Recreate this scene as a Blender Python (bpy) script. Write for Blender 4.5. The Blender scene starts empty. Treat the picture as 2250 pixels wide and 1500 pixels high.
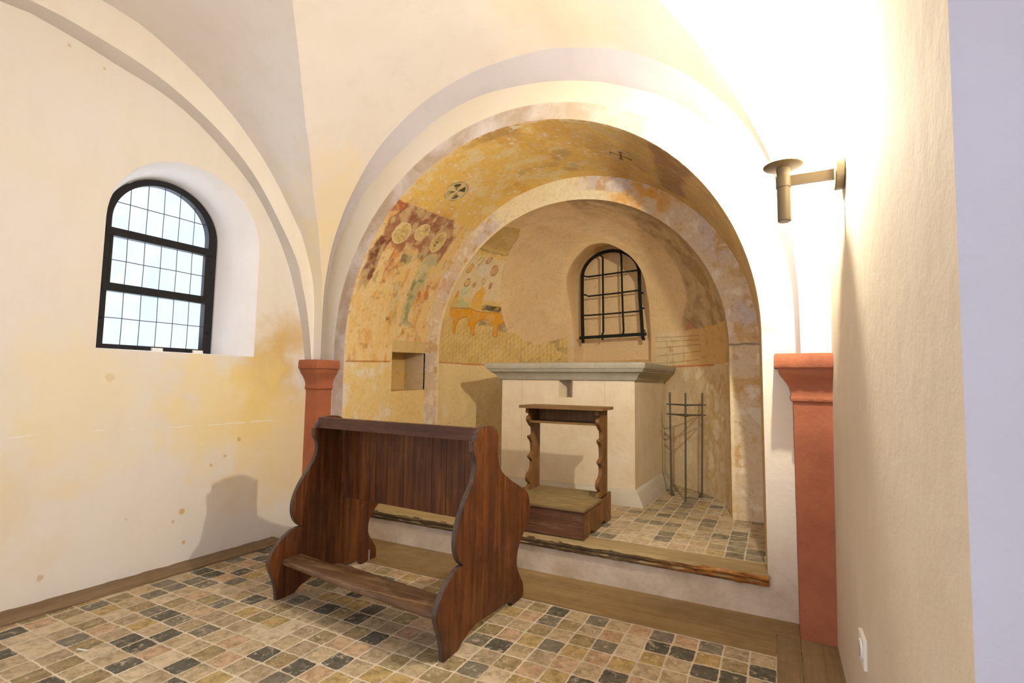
import bpy, bmesh, math, random
import numpy as np
from mathutils import Vector, Matrix
from mathutils.geometry import tessellate_polygon

random.seed(7)
SC = bpy.context.scene
COL = SC.collection
PI = math.pi

# ---------------------------------------------------------------- camera
F_PX = 1115.3
YAW, PITCH, ROLL = -0.479288, 0.081684, 0.01397
cy, sy, cp, sp = math.cos(YAW), math.sin(YAW), math.cos(PITCH), math.sin(PITCH)
Fv = Vector((sy*cp, cy*cp, sp)); Rv = Vector((cy, -sy, 0)); Uv = Rv.cross(Fv)
R2 = math.cos(ROLL)*Rv + math.sin(ROLL)*Uv
U2 = -math.sin(ROLL)*Rv + math.cos(ROLL)*Uv
cam_d = bpy.data.cameras.new('camera'); cam = bpy.data.objects.new('camera', cam_d); COL.objects.link(cam)
M = Matrix((R2, U2, -Fv)).transposed().to_4x4(); M.translation = Vector((0, 0, 1.15))
cam.matrix_world = M
cam_d.sensor_width = 36.0; cam_d.lens = 36.0*F_PX/2250.0
cam_d.clip_start = 0.02
SC.camera = cam
SC.view_settings.view_transform = 'Standard'; SC.view_settings.look = 'None'
SC.view_settings.gamma = 1.0; SC.view_settings.exposure = 0.0
SC.view_settings.use_curve_mapping = False

# ---------------------------------------------------------------- world: bright overcast sky outside
W = bpy.data.worlds.new('World'); SC.world = W; W.use_nodes = True
bg = W.node_tree.nodes['Background']
bg.inputs[0].default_value = (0.86, 0.94, 1.0, 1); bg.inputs[1].default_value = 1.25

# added fill lamp behind the camera for rear daylight, soft skylight at the window
def area(name, loc, rot, sx, sy_, power, col, spread=PI):
    l = bpy.data.lights.new(name, 'AREA'); l.shape = 'RECTANGLE'; l.size = sx; l.size_y = sy_
    l.energy = power; l.color = col; l.spread = spread
    o = bpy.data.objects.new(name, l); o.location = loc; o.rotation_euler = rot; COL.objects.link(o); return o
area('rear_fill', (-1.15, -0.95, 1.35), (PI/2, 0, 0), 2.1, 2.2, 30, (0.85, 0.82, 0.97))
area('window_daylight', (-3.72, 1.83, 1.95), (0, -PI/2, 0), 1.0, 0.62, 9, (0.88, 0.93, 1.0))
LAMP_STRENGTH = 7300.0
LAMP_COLOR = (1.0, 0.925, 0.765)

# ---------------------------------------------------------------- helpers
def lin(r, g, b):
    f = lambda c: (c/255/12.92) if c/255 <= 0.04045 else ((c/255+0.055)/1.055)**2.4
    return (f(r), f(g), f(b))

def mesh_obj(name, me, mat=None, parent=None, kind=None, smooth=False):
    o = bpy.data.objects.new(name, me); COL.objects.link(o)
    if mat:
        for m in (mat if isinstance(mat, (list, tuple)) else [mat]): me.materials.append(m)
    if parent: o.parent = parent
    if kind: o['kind'] = kind
    if smooth: me.polygons.foreach_set('use_smooth', [True]*len(me.polygons))
    return o

def pyobj(name, verts, faces, mat=None, parent=None, kind=None, smooth=False):
    me = bpy.data.meshes.new(name); me.from_pydata([tuple(v) for v in verts], [], faces); me.update()
    return mesh_obj(name, me, mat, parent, kind, smooth)

def grid_obj(name, P, mat, mask=None, color=None, parent=None, kind=None, smooth=True, flip=False):
    """P: (n,m,3) array; mask (n-1,m-1) of kept faces; color (n,m,3) linear"""
    n, m = P.shape[:2]
    idx = np.arange(n*m).reshape(n, m)
    q = np.stack([idx[:-1, :-1], idx[1:, :-1], idx[1:, 1:], idx[:-1, 1:]], -1)
    if flip: q = q[..., ::-1]
    q = q.reshape(-1, 4) if mask is None else q[mask]
    me = bpy.data.meshes.new(name)
    me.vertices.add(n*m); me.vertices.foreach_set('co', P.reshape(-1).astype(np.float32))
    me.loops.add(len(q)*4); me.loops.foreach_set('vertex_index', q.reshape(-1).astype(np.int32))
    me.polygons.add(len(q)); me.polygons.foreach_set('loop_start', np.arange(0, len(q)*4, 4, dtype=np.int32))
    me.polygons.foreach_set('loop_total', np.full(len(q), 4, dtype=np.int32))
    me.update(calc_edges=True)
    if color is not None:
        a = me.color_attributes.new('paint', 'FLOAT_COLOR', 'POINT')
        c = np.ones((n*m, 4), np.float32); c[:, :3] = color.reshape(-1, 3)
        a.data.foreach_set('color', c.reshape(-1))
    return mesh_obj(name, me, mat, parent, kind, smooth)

def bm_obj(name, bm, mat=None, parent=None, kind=None, smooth=False, bevel=0, seg=2):
    if bevel:
        bmesh.ops.bevel(bm, geom=[e for e in bm.edges if e.is_manifold and e.calc_face_angle(0) > 0.6], offset=bevel, segments=seg, affect='EDGES', profile=0.5)
    bmesh.ops.recalc_face_normals(bm, faces=bm.faces)
    me = bpy.data.meshes.new(name); bm.to_mesh(me); bm.free()
    o = mesh_obj(name, me, mat, parent, kind)
    if smooth:
        me.polygons.foreach_set('use_smooth', [True]*len(me.polygons))
        me.set_sharp_from_angle(angle=0.6)
    return o

def add_hexa(bm, c8):
    vs = [bm.verts.new(c) for c in c8]
    for f in ((0,3,2,1),(4,5,6,7),(0,1,5,4),(1,2,6,5),(2,3,7,6),(3,0,4,7)): bm.faces.new([vs[i] for i in f])

def add_box(bm, x0, x1, y0, y1, z0, z1):
    add_hexa(bm, [(x0,y0,z0),(x1,y0,z0),(x1,y1,z0),(x0,y1,z0),(x0,y0,z1),(x1,y0,z1),(x1,y1,z1),(x0,y1,z1)])

def add_prism(bm, poly, fn0, fn1):
    """poly list of (u,v); fn0/fn1 map (u,v) -> 3D for the two caps"""
    a = [bm.verts.new(fn0(u, v)) for u, v in poly]; b = [bm.verts.new(fn1(u, v)) for u, v in poly]
    n = len(poly)
    for i in range(n): bm.faces.new([a[i], a[(i+1) % n], b[(i+1) % n], b[i]])
    bm.faces.new(a[::-1]); bm.faces.new(b)

def add_tube(bm, pts, r, n=10, flat=None):
    """round (or flat = (rx, ry, updir)) bar swept along pts"""
    pts = [Vector(p) for p in pts]; rings = []
    for i, p in enumerate(pts):
        t = (pts[min(i+1, len(pts)-1)] - pts[max(i-1, 0)]).normalized()
        up = Vector(flat[2]) if flat else (Vector((0, 0, 1)) if abs(t.z) < 0.9 else Vector((1, 0, 0)))
        s = t.cross(up).normalized(); u = s.cross(t).normalized()
        if flat:
            ring = [bm.verts.new(p + s*flat[0]*a + u*flat[1]*b) for a, b in ((-1,-1),(1,-1),(1,1),(-1,1))]
        else:
            rr = r[i] if isinstance(r, (list, tuple)) else r
            ring = [bm.verts.new(p + (s*math.cos(2*PI*k/n) + u*math.sin(2*PI*k/n))*rr) for k in range(n)]
        rings.append(ring)
    k = len(rings[0])
    for a, b in zip(rings, rings[1:]):
        for i in range(k): bm.faces.new([a[i], a[(i+1) % k], b[(i+1) % k], b[i]])
    bm.faces.new(rings[0][::-1]); bm.faces.new(rings[-1])

def add_lathe(bm, prof, c, n=40, axis='z'):
    rings = []
    for r, h in prof:
        ring = []
        for k in range(n):
            a = 2*PI*k/n; x, y = r*math.cos(a), r*math.sin(a)
            ring.append(bm.verts.new((c[0]+x, c[1]+y, c[2]+h) if axis == 'z' else (c[0]+h, c[1]+x, c[2]+y)))
        rings.append(ring)
    for a, b in zip(rings, rings[1:]):
        for i in range(n): bm.faces.new([a[i], a[(i+1) % n], b[(i+1) % n], b[i]])
    bm.faces.new(rings[0][::-1]); bm.faces.new(rings[-1])

def thing(name, loc, label, cat, group=None):
    o = bpy.data.objects.new(name, None); COL.objects.link(o); o.location = loc
    o.empty_display_size = 0.05
    tag(o, label, cat, group); return o

def tag(o, label, cat, group=None):
    o['label'] = label; o['category'] = cat
    if group: o['group'] = group
    return o

def place(o, root):
    """keep world-built geometry in place under a root whose origin is not (0,0,0)"""
    o.parent = root; o.matrix_parent_inverse = Matrix.Translation(-Vector(root.location))
    return o

def catmull(pts, n=8, closed=False):
    out = []; L = len(pts); P = [Vector(p) for p in pts]
    rng = range(L) if closed else range(L-1)
    for i in rng:
        p0 = P[(i-1) % L] if closed or i > 0 else P[0]; p1 = P[i]; p2 = P[(i+1) % L]
        p3 = P[(i+2) % L] if closed or i+2 < L else P[-1]
        for k in range(n):
            t = k/n
            out.append(0.5*((2*p1)+(-p0+p2)*t+(2*p0-5*p1+4*p2-p3)*t*t+(-p0+3*p1-3*p2+p3)*t**3))
    if not closed: out.append(P[-1])
    return out

# ---- numpy noise
_rng = np.random.default_rng(11)
_T = _rng.random(4096)
def _h(i, j, k): return _T[(i*73856093 ^ j*19349663 ^ k*83492791) & 4095]
def vnoise(x, y, z=0.0):
    x, y, z = np.broadcast_arrays(np.asarray(x, float), np.asarray(y, float), np.asarray(z, float))
    i, j, k = (np.floor(v).astype(np.int64) for v in (x, y, z))
    f, g, h = x-i, y-j, z-k
    f, g, h = (v*v*(3-2*v) for v in (f, g, h)); r = 0
    for a in (0, 1):
        for b in (0, 1):
            for c in (0, 1):
                r = r + _h(i+a, j+b, k+c)*(f if a else 1-f)*(g if b else 1-g)*(h if c else 1-h)
    return r
def fbm(x, y, s, oc=4, seed=0.0, sx=1.0, sy_=1.0):
    r = 0; a = 0.5; t = 0
    for o in range(oc):
        r = r + a*vnoise(np.asarray(x)*s*sx*2**o+seed*17.3, np.asarray(y)*s*sy_*2**o+seed*5.1, seed+o*3.7); t += a; a *= 0.55
    return r/t
def fbm3(x, y, z, s, oc=4, seed=0.0):
    r = 0; a = 0.5; t = 0
    for o in range(oc):
        r = r + a*vnoise(x*s*2**o+seed*17.3, y*s*2**o+seed*5.1, z*s*2**o+seed*3.3); t += a; a *= 0.55
    return r/t
def sst(a, b, x):
    t = np.clip((x-a)/(b-a), 0, 1); return t*t*(3-2*t)
def inpoly(x, y, poly):
    r = np.zeros(x.shape, bool); n = len(poly)
    for i in range(n):
        x0, y0 = poly[i]; x1, y1 = poly[(i+1) % n]
        c = ((y0 > y) != (y1 > y)) & (x < (x1-x0)*(y-y0)/((y1-y0) if y1 != y0 else 1e-9)+x0)
        r ^= c
    return r
def softpoly(x, y, poly, e):
    r = 0
    for dx, dy in ((0, 0), (e, 0), (-e, 0), (0, e), (0, -e), (e*.6, e*.6), (-e*.6, -e*.6)): r = r + inpoly(x+dx, y+dy, poly)*1.0
    return r/7
def lift(C, k):
    C = C*k; return C/np.maximum(1.0, C.max(-1, keepdims=True)/0.84)
def mixc(C, col, m):
    return C*(1-m[..., None]) + np.array(col)*m[..., None]

# ---------------------------------------------------------------- materials
class NT:
    def __init__(s, name):
        s.m = bpy.data.materials.new(name); s.m.use_nodes = True; s.t = s.m.node_tree
        s.b = s.t.nodes['Principled BSDF']; s.out = s.t.nodes['Material Output']
        s.g = s.n('ShaderNodeNewGeometry')
    def n(s, t, **kw):
        o = s.t.nodes.new(t)
        for k, v in kw.items(): setattr(o, k, v)
        return o
    def l(s, a, b): s.t.links.new(a, b)
    def val(s, sock, v):
        if isinstance(v, bpy.types.NodeSocket): s.l(v, sock)
        else: sock.default_value = v
    def math(s, op, a, b=None, c=None, clamp=False):
        o = s.n('ShaderNodeMath', operation=op, use_clamp=clamp)
        s.val(o.inputs[0], a)
        if b is not None: s.val(o.inputs[1], b)
        if c is not None: s.val(o.inputs[2], c)
        return o.outputs[0]
    def vec(s, op, a, b=None):
        o = s.n('ShaderNodeVectorMath', operation=op); s.val(o.inputs[0], a)
        if b is not None: s.val(o.inputs[1], b)
        return o.outputs['Value'] if op in ('LENGTH', 'DISTANCE', 'DOT_PRODUCT') else o.outputs[0]
    def noise(s, vec, scale, detail=4, rough=0.55, dist=0.0):
        o = s.n('ShaderNodeTexNoise'); s.val(o.inputs['Vector'], vec)
        o.inputs['Scale'].default_value = scale; o.inputs['Detail'].default_value = detail
        o.inputs['Roughness'].default_value = rough; o.inputs['Distortion'].default_value = dist
        return o.outputs[0]
    def ramp(s, f, stops, interp='LINEAR'):
        o = s.n('ShaderNodeValToRGB'); s.val(o.inputs[0], f); e = o.color_ramp; e.interpolation = interp
        while len(e.elements) < len(stops): e.elements.new(0.5)
        for el, (p, c) in zip(e.elements, stops):
            el.position = p; el.color = (c, c, c, 1) if isinstance(c, (int, float)) else (*c, 1)
        return o.outputs[0]
    def mix(s, f, a, b, blend='MIX'):
        o = s.n('ShaderNodeMix', data_type='RGBA', blend_type=blend); s.val(o.inputs[0], f)
        for sock, v in ((o.inputs[6], a), (o.inputs[7], b)):
            s.val(sock, v if isinstance(v, bpy.types.NodeSocket) else (*v, 1))
        return o.outputs[2]
    def bump(s, h, strength=0.3, dist=0.01):
        o = s.n('ShaderNodeBump'); s.val(o.inputs['Height'], h)
        o.inputs['Strength'].default_value = strength; o.inputs['Distance'].default_value = dist
        s.l(o.outputs[0], s.b.inputs['Normal'])
    def fin(s, col, rough=0.9, spec=0.2):
        s.val(s.b.inputs['Base Color'], col if isinstance(col, bpy.types.NodeSocket) else (*col, 1))
        s.val(s.b.inputs['Roughness'], rough); s.b.inputs['Specular IOR Level'].default_value = spec
        return s.m
    def pos(s): return s.g.outputs['Position']
    def obj(s): return s.n('ShaderNodeTexCoord').outputs['Object']
    def map(s, v, loc=(0,0,0), rot=(0,0,0), sc=(1,1,1)):
        o = s.n('ShaderNodeMapping'); s.val(o.inputs[0], v)
        o.inputs[1].default_value = loc; o.inputs[2].default_value = rot; o.inputs[3].default_value = sc
        return o.outputs[0]
    def xyz(s, v):
        o = s.n('ShaderNodeSeparateXYZ'); s.val(o.inputs[0], v); return o.outputs

def stain(t, p, c, rad, soft=0.6, nz=1.0):
    """mask 1 at c falling to 0 at rad, edge broken with noise"""
    d = t.vec("DISTANCE", p, c)
    nn = t.math('MULTIPLY', t.math('SUBTRACT', t.noise(p, 5.0, 5, 0.6), 0.5), rad*1.6*nz)
    d = t.math('ADD', d, nn)
    return t.ramp(t.math('DIVIDE', d, rad), [(1-soft, 1.0), (1.0, 0.0)])

def plaster(name, base, alt, stains=(), bump=0.25, alt_amt=0.6, sc=1.6, fleck=0.35):
    t = NT(name); p = t.pos()
    n1 = t.noise(p, sc, 5, 0.6, 0.3)
    c = t.mix(t.math('MULTIPLY', t.ramp(n1, [(0.38, 0.0), (0.68, 1.0)]), alt_amt), base, alt)
    n2 = t.noise(t.map(p, sc=(1, 1, 0.35)), 7, 5, 0.65)
    c = t.mix(t.math('MULTIPLY', t.ramp(n2, [(0.5, 0.0), (0.8, 1.0)]), 0.25), c, tuple(v*0.80 for v in alt))
    for (cc, r, col, amt) in stains:
        c = t.mix(t.math('MULTIPLY', stain(t, p, cc, r), amt), c, col)
    n3 = t.noise(p, 60, 4, 0.7)
    c = t.mix(t.math('MULTIPLY', t.ramp(n3, [(0.63, 0.0), (0.74, 1.0)]), fleck*0.4), c, tuple(v*0.75 for v in alt))
    h = t.math('ADD', t.math('MULTIPLY', t.noise(p, 9, 6, 0.6), 1.0), t.math('MULTIPLY', t.noise(p, 90, 4, 0.7), 0.16))
    t.bump(h, bump, 0.02)
    return t.fin(c, 0.92, 0.12), t

CREAM = (0.775, 0.73, 0.675); YEL = (0.78, 0.64, 0.40)
BROWN_ST = lin(196, 156, 84)
M_LEFT, _tl = plaster('plaster_left', CREAM, (0.79, 0.71, 0.59), [((-3.2, 2.45, 1.22), 0.36, lin(208, 176, 106), 0.8), ((-3.2, 2.62, 1.5), 0.22, lin(206, 172, 104), 0.7),
    ((-3.25, 2.2, 0.95), 0.5, lin(238, 214, 142), 0.6), ((-3.25, 1.3, 1.0), 0.5, lin(238, 220, 164), 0.4), ((-3.25, 2.6, 0.7), 0.6, lin(230, 202, 130), 0.5), ((-3.3, 0.9, 0.5), 0.5, lin(228, 205, 150), 0.4)])
# pale scratch line, rust-brown spots and flaked specks on the left wall
_p = _tl.pos(); _x, _y, _z = _tl.xyz(_p); _c = _tl.b.inputs['Base Color'].links[0].from_socket
_d = _tl.math('ABSOLUTE', _tl.math('ADD', _tl.math('SUBTRACT', _z, 0.855), _tl.math('MULTIPLY', _tl.math('SUBTRACT', _tl.noise(_p, 6, 3), 0.5), 0.03)))
_c = _tl.mix(_tl.math('MULTIPLY', _tl.math('MULTIPLY', _tl.math('LESS_THAN', _d, 0.0028), _tl.math('LESS_THAN', _y, 2.6)), _tl.ramp(_tl.noise(_p, 9, 3), [(0.45, 0.0), (0.55, 0.8)])), _c, (0.86, 0.83, 0.78))
for (_cc, _r, _a) in (((-3.28, 1.92, 0.33), 0.022, 0.8), ((-3.26, 2.26, 0.74), 0.018, 0.7), ((-3.27, 2.17, 0.64), 0.013, 0.7), ((-3.28, 1.87, 0.28), 0.012, 0.6), ((-3.27, 2.08, 0.59), 0.014, 0.7), ((-3.28, 1.94, 0.14), 0.014, 0.7), ((-3.30, 1.62, 0.35), 0.010, 0.5), ((-3.31, 1.26, 0.14), 0.018, 0.6), ((-3.30, 1.49, 1.15), 0.03, 0.3), ((-3.32, 1.19, 2.92), 0.012, 0.6), ((-3.31, 1.35, 2.88), 0.010, 0.6)):
    _c = _tl.mix(_tl.math('MULTIPLY', _tl.ramp(_tl.math('DIVIDE', _tl.math('ADD', _tl.vec('DISTANCE', _p, _cc), _tl.math('MULTIPLY', _tl.math('SUBTRACT', _tl.noise(_p, 60, 3), 0.5), _r)), _r), [(0.6, 1.0), (1.0, 0.0)]), _a), _c, lin(200, 164, 92))
_tl.l(_c, _tl.b.inputs['Base Color'])
M_VAULT, _ = plaster('plaster_vault', (0.79, 0.735, 0.69), (0.76, 0.68, 0.59), [((-2.75, 2.65, 2.4), 0.5, lin(236, 214, 158), 0.45), ((-2.95, 2.7, 1.9), 0.5, lin(238, 220, 165), 0.45), ((-1.0, 2.4, 3.2), 0.5, lin(240, 216, 180), 0.4)], bump=0.15)
M_BAND, _ = plaster('plaster_arch_band', (0.82, 0.77, 0.69), (0.80, 0.71, 0.58), bump=0.12)
M_SOFFITL, _ = plaster('plaster_beige_soffit', (0.66, 0.61, 0.56), (0.62, 0.55, 0.45), bump=0.12, alt_amt=0.5)  # beige tone on the left wall arch soffit
M_SOFFIT, _ = plaster('plaster_grey_soffit', (0.59, 0.555, 0.59), (0.55, 0.51, 0.52), bump=0.12, alt_amt=0.4)  # grey-lavender tone on the apse wall arch soffit
M_REVEAL, _ = plaster('plaster_window_reveal', (0.83, 0.81, 0.82), (0.77, 0.74, 0.71), bump=0.12)
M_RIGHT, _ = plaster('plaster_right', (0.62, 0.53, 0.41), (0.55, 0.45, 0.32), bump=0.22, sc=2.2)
M_STEP, _ = plaster('plaster_step', (0.66, 0.58, 0.48), (0.60, 0.50, 0.38), bump=0.3, sc=4)
M_REAR, _ = plaster('plaster_rear', (0.80, 0.76, 0.72), (0.76, 0.70, 0.62), bump=0.15)
M_RETURN, _ = plaster('plaster_return', (0.60, 0.60, 0.71), (0.55, 0.54, 0.62), bump=0.15)  # bluish tint puts the cool daylight on this return into its colour

def mat_front():
    t = NT('plaster_apse_wall'); p = t.pos(); x, y, z = t.xyz(p)
    dx = t.math('ADD', x, 1.53); dz = t.math('MAXIMUM', t.math('SUBTRACT', z, 1.42), 0.0)
    r = t.math('SQRT', t.math('ADD', t.math('MULTIPLY', dx, dx), t.math('MULTIPLY', dz, dz)))
    c = t.mix(t.ramp(t.noise(p, 1.5, 5, 0.6), [(0.38, 0.0), (0.68, 0.6)]), (0.82, 0.75, 0.64), (0.80, 0.68, 0.46))
    # painted border following the arch
    b = t.ramp(t.math('MULTIPLY', r, 0.5), [(0.7885, 1.0), (0.7915, 0.0)])
    left = t.ramp(t.math('MULTIPLY', t.math('ADD', x, 4), 0.25), [(0.60, 1.0), (0.86, 0.55)])
    hi = t.math('GREATER_THAN', t.math('ADD', t.math('MULTIPLY', t.math('SUBTRACT', z, 1.42), 1.0), t.math('LESS_THAN', x, -1.5)), 0.0)
    n1 = t.noise(p, 5, 6, 0.7, 0.6)
    pc = t.mix(t.ramp(n1, [(0.32, 0.0), (0.55, 1.0)]), (0.66, 0.58, 0.50), (0.48, 0.37, 0.26))
    pc = t.mix(t.ramp(t.noise(p, 12, 6, 0.7), [(0.56, 0.0), (0.66, 0.8)]), pc, (0.56, 0.40, 0.32))
    pc = t.mix(t.ramp(t.noise(p, 3.1, 4, 0.6), [(0.45, 0.0), (0.62, 0.7)]), pc, (0.72, 0.65, 0.62))
    c = t.mix(t.math('MULTIPLY', t.math('MULTIPLY', b, left), hi), c, pc)
    # worn lime plaster of the step and low wall, hairline cracks
    lo = t.ramp(z, [(0.16, 1.0), (0.5, 0.0)])
    lc = t.mix(t.ramp(t.noise(p, 6, 6, 0.7), [(0.4, 0.0), (0.7, 1.0)]), (0.62, 0.52, 0.41), (0.47, 0.37, 0.26))
    c = t.mix(lo, c, lc)
    h = t.math('ADD', t.noise(p, 9, 6, 0.6), t.math('MULTIPLY', t.noise(p, 90, 4, 0.7), 0.2))
    t.bump(h, 0.3, 0.02)
    return t.fin(c, 0.92, 0.12)
M_FRONT = mat_front()

def mat_paint(name, bump=0.35, amt=0.5, rough_sc=10):
    t = NT(name); p = t.pos()
    a = t.n('ShaderNodeAttribute', attribute_name='paint'); c = a.outputs['Color']
    mo = t.ramp(t.noise(p, 11, 7, 0.72, 0.8), [(0.42, 0.0), (0.66, 1.0)])
    c = t.mix(t.math('MULTIPLY', mo, 0.34), c, t.mix(0.5, c, (0.74, 0.66, 0.48)))
    br = t.ramp(t.noise(p, 17, 7, 0.78, 0.5), [(0.54, 0.0), (0.68, 1.0)])
    c = t.mix(t.math('MULTIPLY', br, 0.38), c, t.mix(1.0, c, (0.62, 0.52, 0.40), 'MULTIPLY'))
    n = t.noise(p, 45, 6, 0.75)
    c = t.mix(1.0, c, (0.93, 0.99, 1.17), 'MULTIPLY'); c = t.mix(amt, c, t.mix(1.0, c, t.ramp(n, [(0.25, (0.72, 0.66, 0.55)), (0.6, (1.06, 1.05, 1.04))]), 'MULTIPLY'))
    n4 = t.noise(p, 28, 5, 0.75)
    c = t.mix(t.math('MULTIPLY', t.ramp(n4, [(0.62, 0.0), (0.74, 1.0)]), 0.30), c, (0.78, 0.72, 0.60))
    h = t.math('ADD', t.noise(p, rough_sc, 6, 0.65), t.math('MULTIPLY', t.noise(p, 100, 4, 0.7), 0.22))
    t.bump(h, bump, 0.02)
    return t.fin(c, 0.9, 0.12)
M_FRESCO = mat_paint('fresco_paint')
M_FRESCO_APSE = mat_paint('fresco_paint_apse', 0.5, 0.4, 7)

def mat_tiles(name, ox, oy, px, py, light=0.0, angle=0.0):
    t = NT(name); p = t.map(t.pos(), loc=(-ox, -oy, 0)); p = t.map(p, rot=(0, 0, angle))
    wob = t.n('ShaderNodeTexNoise'); t.l(p, wob.inputs['Vector']); wob.inputs['Scale'].default_value = 9; wob.inputs['Detail'].default_value = 3
    off = t.vec('MULTIPLY', t.vec('SUBTRACT', wob.outputs['Color'], (0.5, 0.5, 0.5)), (0.017, 0.017, 0))
    wob2 = t.n('ShaderNodeTexNoise'); t.l(p, wob2.inputs['Vector']); wob2.inputs['Scale'].default_value = 60; wob2.inputs['Detail'].default_value = 3
    off2 = t.vec('MULTIPLY', t.vec('SUBTRACT', wob2.outputs['Color'], (0.5, 0.5, 0.5)), (0.010, 0.010, 0))
    q = t.vec('DIVIDE', t.vec('ADD', t.vec('ADD', p, off), off2), (px, py, 1))
    cell = t.vec('FLOOR', t.vec('MULTIPLY', q, (1, 1, 0)))
    f = t.vec('SUBTRACT', t.vec('FRACTION', q), (0.5, 0.5, 0.0)); fx, fy, fz = t.xyz(t.vec('ABSOLUTE', f))
    # rounded-square distance to tile edge
    e = 8.0
    d = t.math('POWER', t.math('ADD', t.math('POWER', t.math('MULTIPLY', fx, 2.0), e*1.5), t.math('POWER', t.math('MULTIPLY', fy, 2.0), e*1.5)), 1/(e*1.5))
    tile = t.ramp(d, [(0.915, 1.0), (0.948, 0.0)])
    wn = t.n('ShaderNodeTexWhiteNoise', noise_dimensions='3D'); t.l(t.vec('ADD', cell, (0.37, 0.61, 0.2)), wn.inputs['Vector'])
    r1 = wn.outputs['Value']; rc = wn.outputs['Color']
    dk = (0.105, 0.095, 0.072); gr = (0.20, 0.175, 0.13); ol = (0.32, 0.245, 0.125); oc = (0.45, 0.325, 0.135); be = (0.47, 0.37, 0.23); pk = (0.50, 0.345, 0.215); li = (0.58, 0.48, 0.33)
    base = t.ramp(r1, [(0.0, dk), (0.14, gr), (0.25, ol), (0.38, oc), (0.50, be), (0.66, pk), (0.78, (0.40, 0.31, 0.20)), (0.88, li)], 'CONSTANT')
    if light: base = t.mix(light, base, (0.62, 0.51, 0.32))
    # shade change inside each tile
    base = t.mix(t.math('MULTIPLY', t.ramp(t.noise(t.vec('ADD', p, t.vec('MULTIPLY', rc, (7, 7, 7))), 22, 6, 0.72), [(0.38, 1.0), (0.56, 0.0)]), 0.75), base, t.mix(1.0, base, (0.48, 0.46, 0.40), 'MULTIPLY'))
    sc = t.ramp(t.noise(t.vec('ADD', p, t.vec('MULTIPLY', rc, (3, 3, 3))), 30, 7, 0.78, 0.4), [(0.54, 0.0), (0.62, 1.0)])
    base = t.mix(t.math('MULTIPLY', sc, 0.62), base, (0.62, 0.52, 0.38))
    sp = t.ramp(t.noise(p, 210, 3, 0.7), [(0.64, 0.0), (0.70, 1.0)]); base = t.mix(t.math('MULTIPLY', sp, 0.5), base, (0.72, 0.66, 0.54))
    gcol = t.mix(t.ramp(t.noise(p, 5, 4), [(0.35, 0.0), (0.65, 1.0)]), (0.74, 0.65, 0.50), (0.52, 0.43, 0.31))
    gx = t.mix(t.ramp(t.noise(p, 70, 4, 0.7), [(0.3, 0.3), (0.6, 0.0)]), gcol, (0.30, 0.25, 0.17))
    c = t.mix(tile, gx, base)
    h = t.math('ADD', t.math('MULTIPLY', t.ramp(d, [(0.80, 1.0), (0.95, 0.0)]), 0.5), t.math('MULTIPLY', t.noise(p, 60, 5, 0.7), 0.35))
    t.bump(h, 0.55, 0.006)
    return t.fin(c, t.ramp(t.noise(p, 30, 3), [(0.3, 0.45), (0.7, 0.8)]), 0.35)
M_TILE = mat_tiles('floor_tiles', -0.026, 2.54, 0.1035, 0.108)
M_TILE2 = mat_tiles('apse_floor_tiles', -0.28, 3.093, 0.103, 0.116, light=0.25)

def wood(name, dark, mid, lite, axis='z', sc=1.0, rough=0.42, spec=0.5, knots=True, wear=0.0, wearcol=(0.5, 0.4, 0.25), bump=0.15):
    t = NT(name); p = t.obj()
    s = {'x': (0.07, 1, 1), 'y': (1, 0.07, 1), 'z': (1, 1, 0.07)}[axis]
    q = t.map(p, sc=tuple(v*sc for v in s))
    n = t.noise(q, 20, 7, 0.72, 0.7)
    c = t.ramp(n, [(0.28, dark), (0.5, mid), (0.74, lite)])
    n2 = t.noise(t.map(p, sc=tuple(v*sc for v in {'x': (0.03, 1, 1), 'y': (1, 0.03, 1), 'z': (1, 1, 0.03)}[axis])), 120, 3, 0.6)
    c = t.mix(t.math('MULTIPLY', t.ramp(n2, [(0.45, 0.0), (0.7, 1.0)]), 0.5), c, dark)
    n3 = t.noise(p, 3.5, 3, 0.5)
    c = t.mix(t.math('MULTIPLY', t.ramp(n3, [(0.5, 0.0), (0.7, 1.0)]), 0.45), c, dark)
    if wear:
        c = t.mix(t.math('MULTIPLY', t.ramp(t.noise(q, 30, 6, 0.8), [(0.52, 0.0), (0.66, 1.0)]), wear), c, wearcol)
    t.bump(t.math('ADD', n2, t.math('MULTIPLY', n, 0.5)), bump, 0.003)
    return t.fin(c, t.ramp(t.noise(p, 12, 4), [(0.3, rough*0.8), (0.7, min(1, rough*1.5))]), spec)
PD, PM, PL = (0.026, 0.007, 0.003), (0.115, 0.032, 0.006), (0.27, 0.10, 0.014)
M_PEW = wood('pew_wood', PD, PM, PL, 'z')
M_PEWX = wood('pew_rail_wood', (0.040, 0.014, 0.008), (0.085, 0.030, 0.015), (0.13, 0.050, 0.024), 'x', rough=0.45)
M_PEWEDGE = wood('pew_edge_wood', (0.030, 0.018, 0.014), (0.060, 0.036, 0.026), (0.11, 0.070, 0.050), 'z', rough=0.4, wear=0.35, wearcol=(0.22, 0.13, 0.08))
M_KNEEL = wood('pew_kneeler_wood', (0.055, 0.026, 0.013), (0.135, 0.067, 0.030), (0.25, 0.15, 0.075), 'x', rough=0.4, wear=0.45, wearcol=(0.40, 0.27, 0.15))
M_PD = wood('prie_dieu_wood', (0.10, 0.045, 0.014), (0.19, 0.088, 0.026), (0.30, 0.155, 0.05), 'z', rough=0.55, spec=0.35)
M_PDX = wood('prie_dieu_top_wood', (0.11, 0.055, 0.017), (0.21, 0.115, 0.036), (0.31, 0.185, 0.068), 'x', rough=0.5, spec=0.35)
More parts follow.
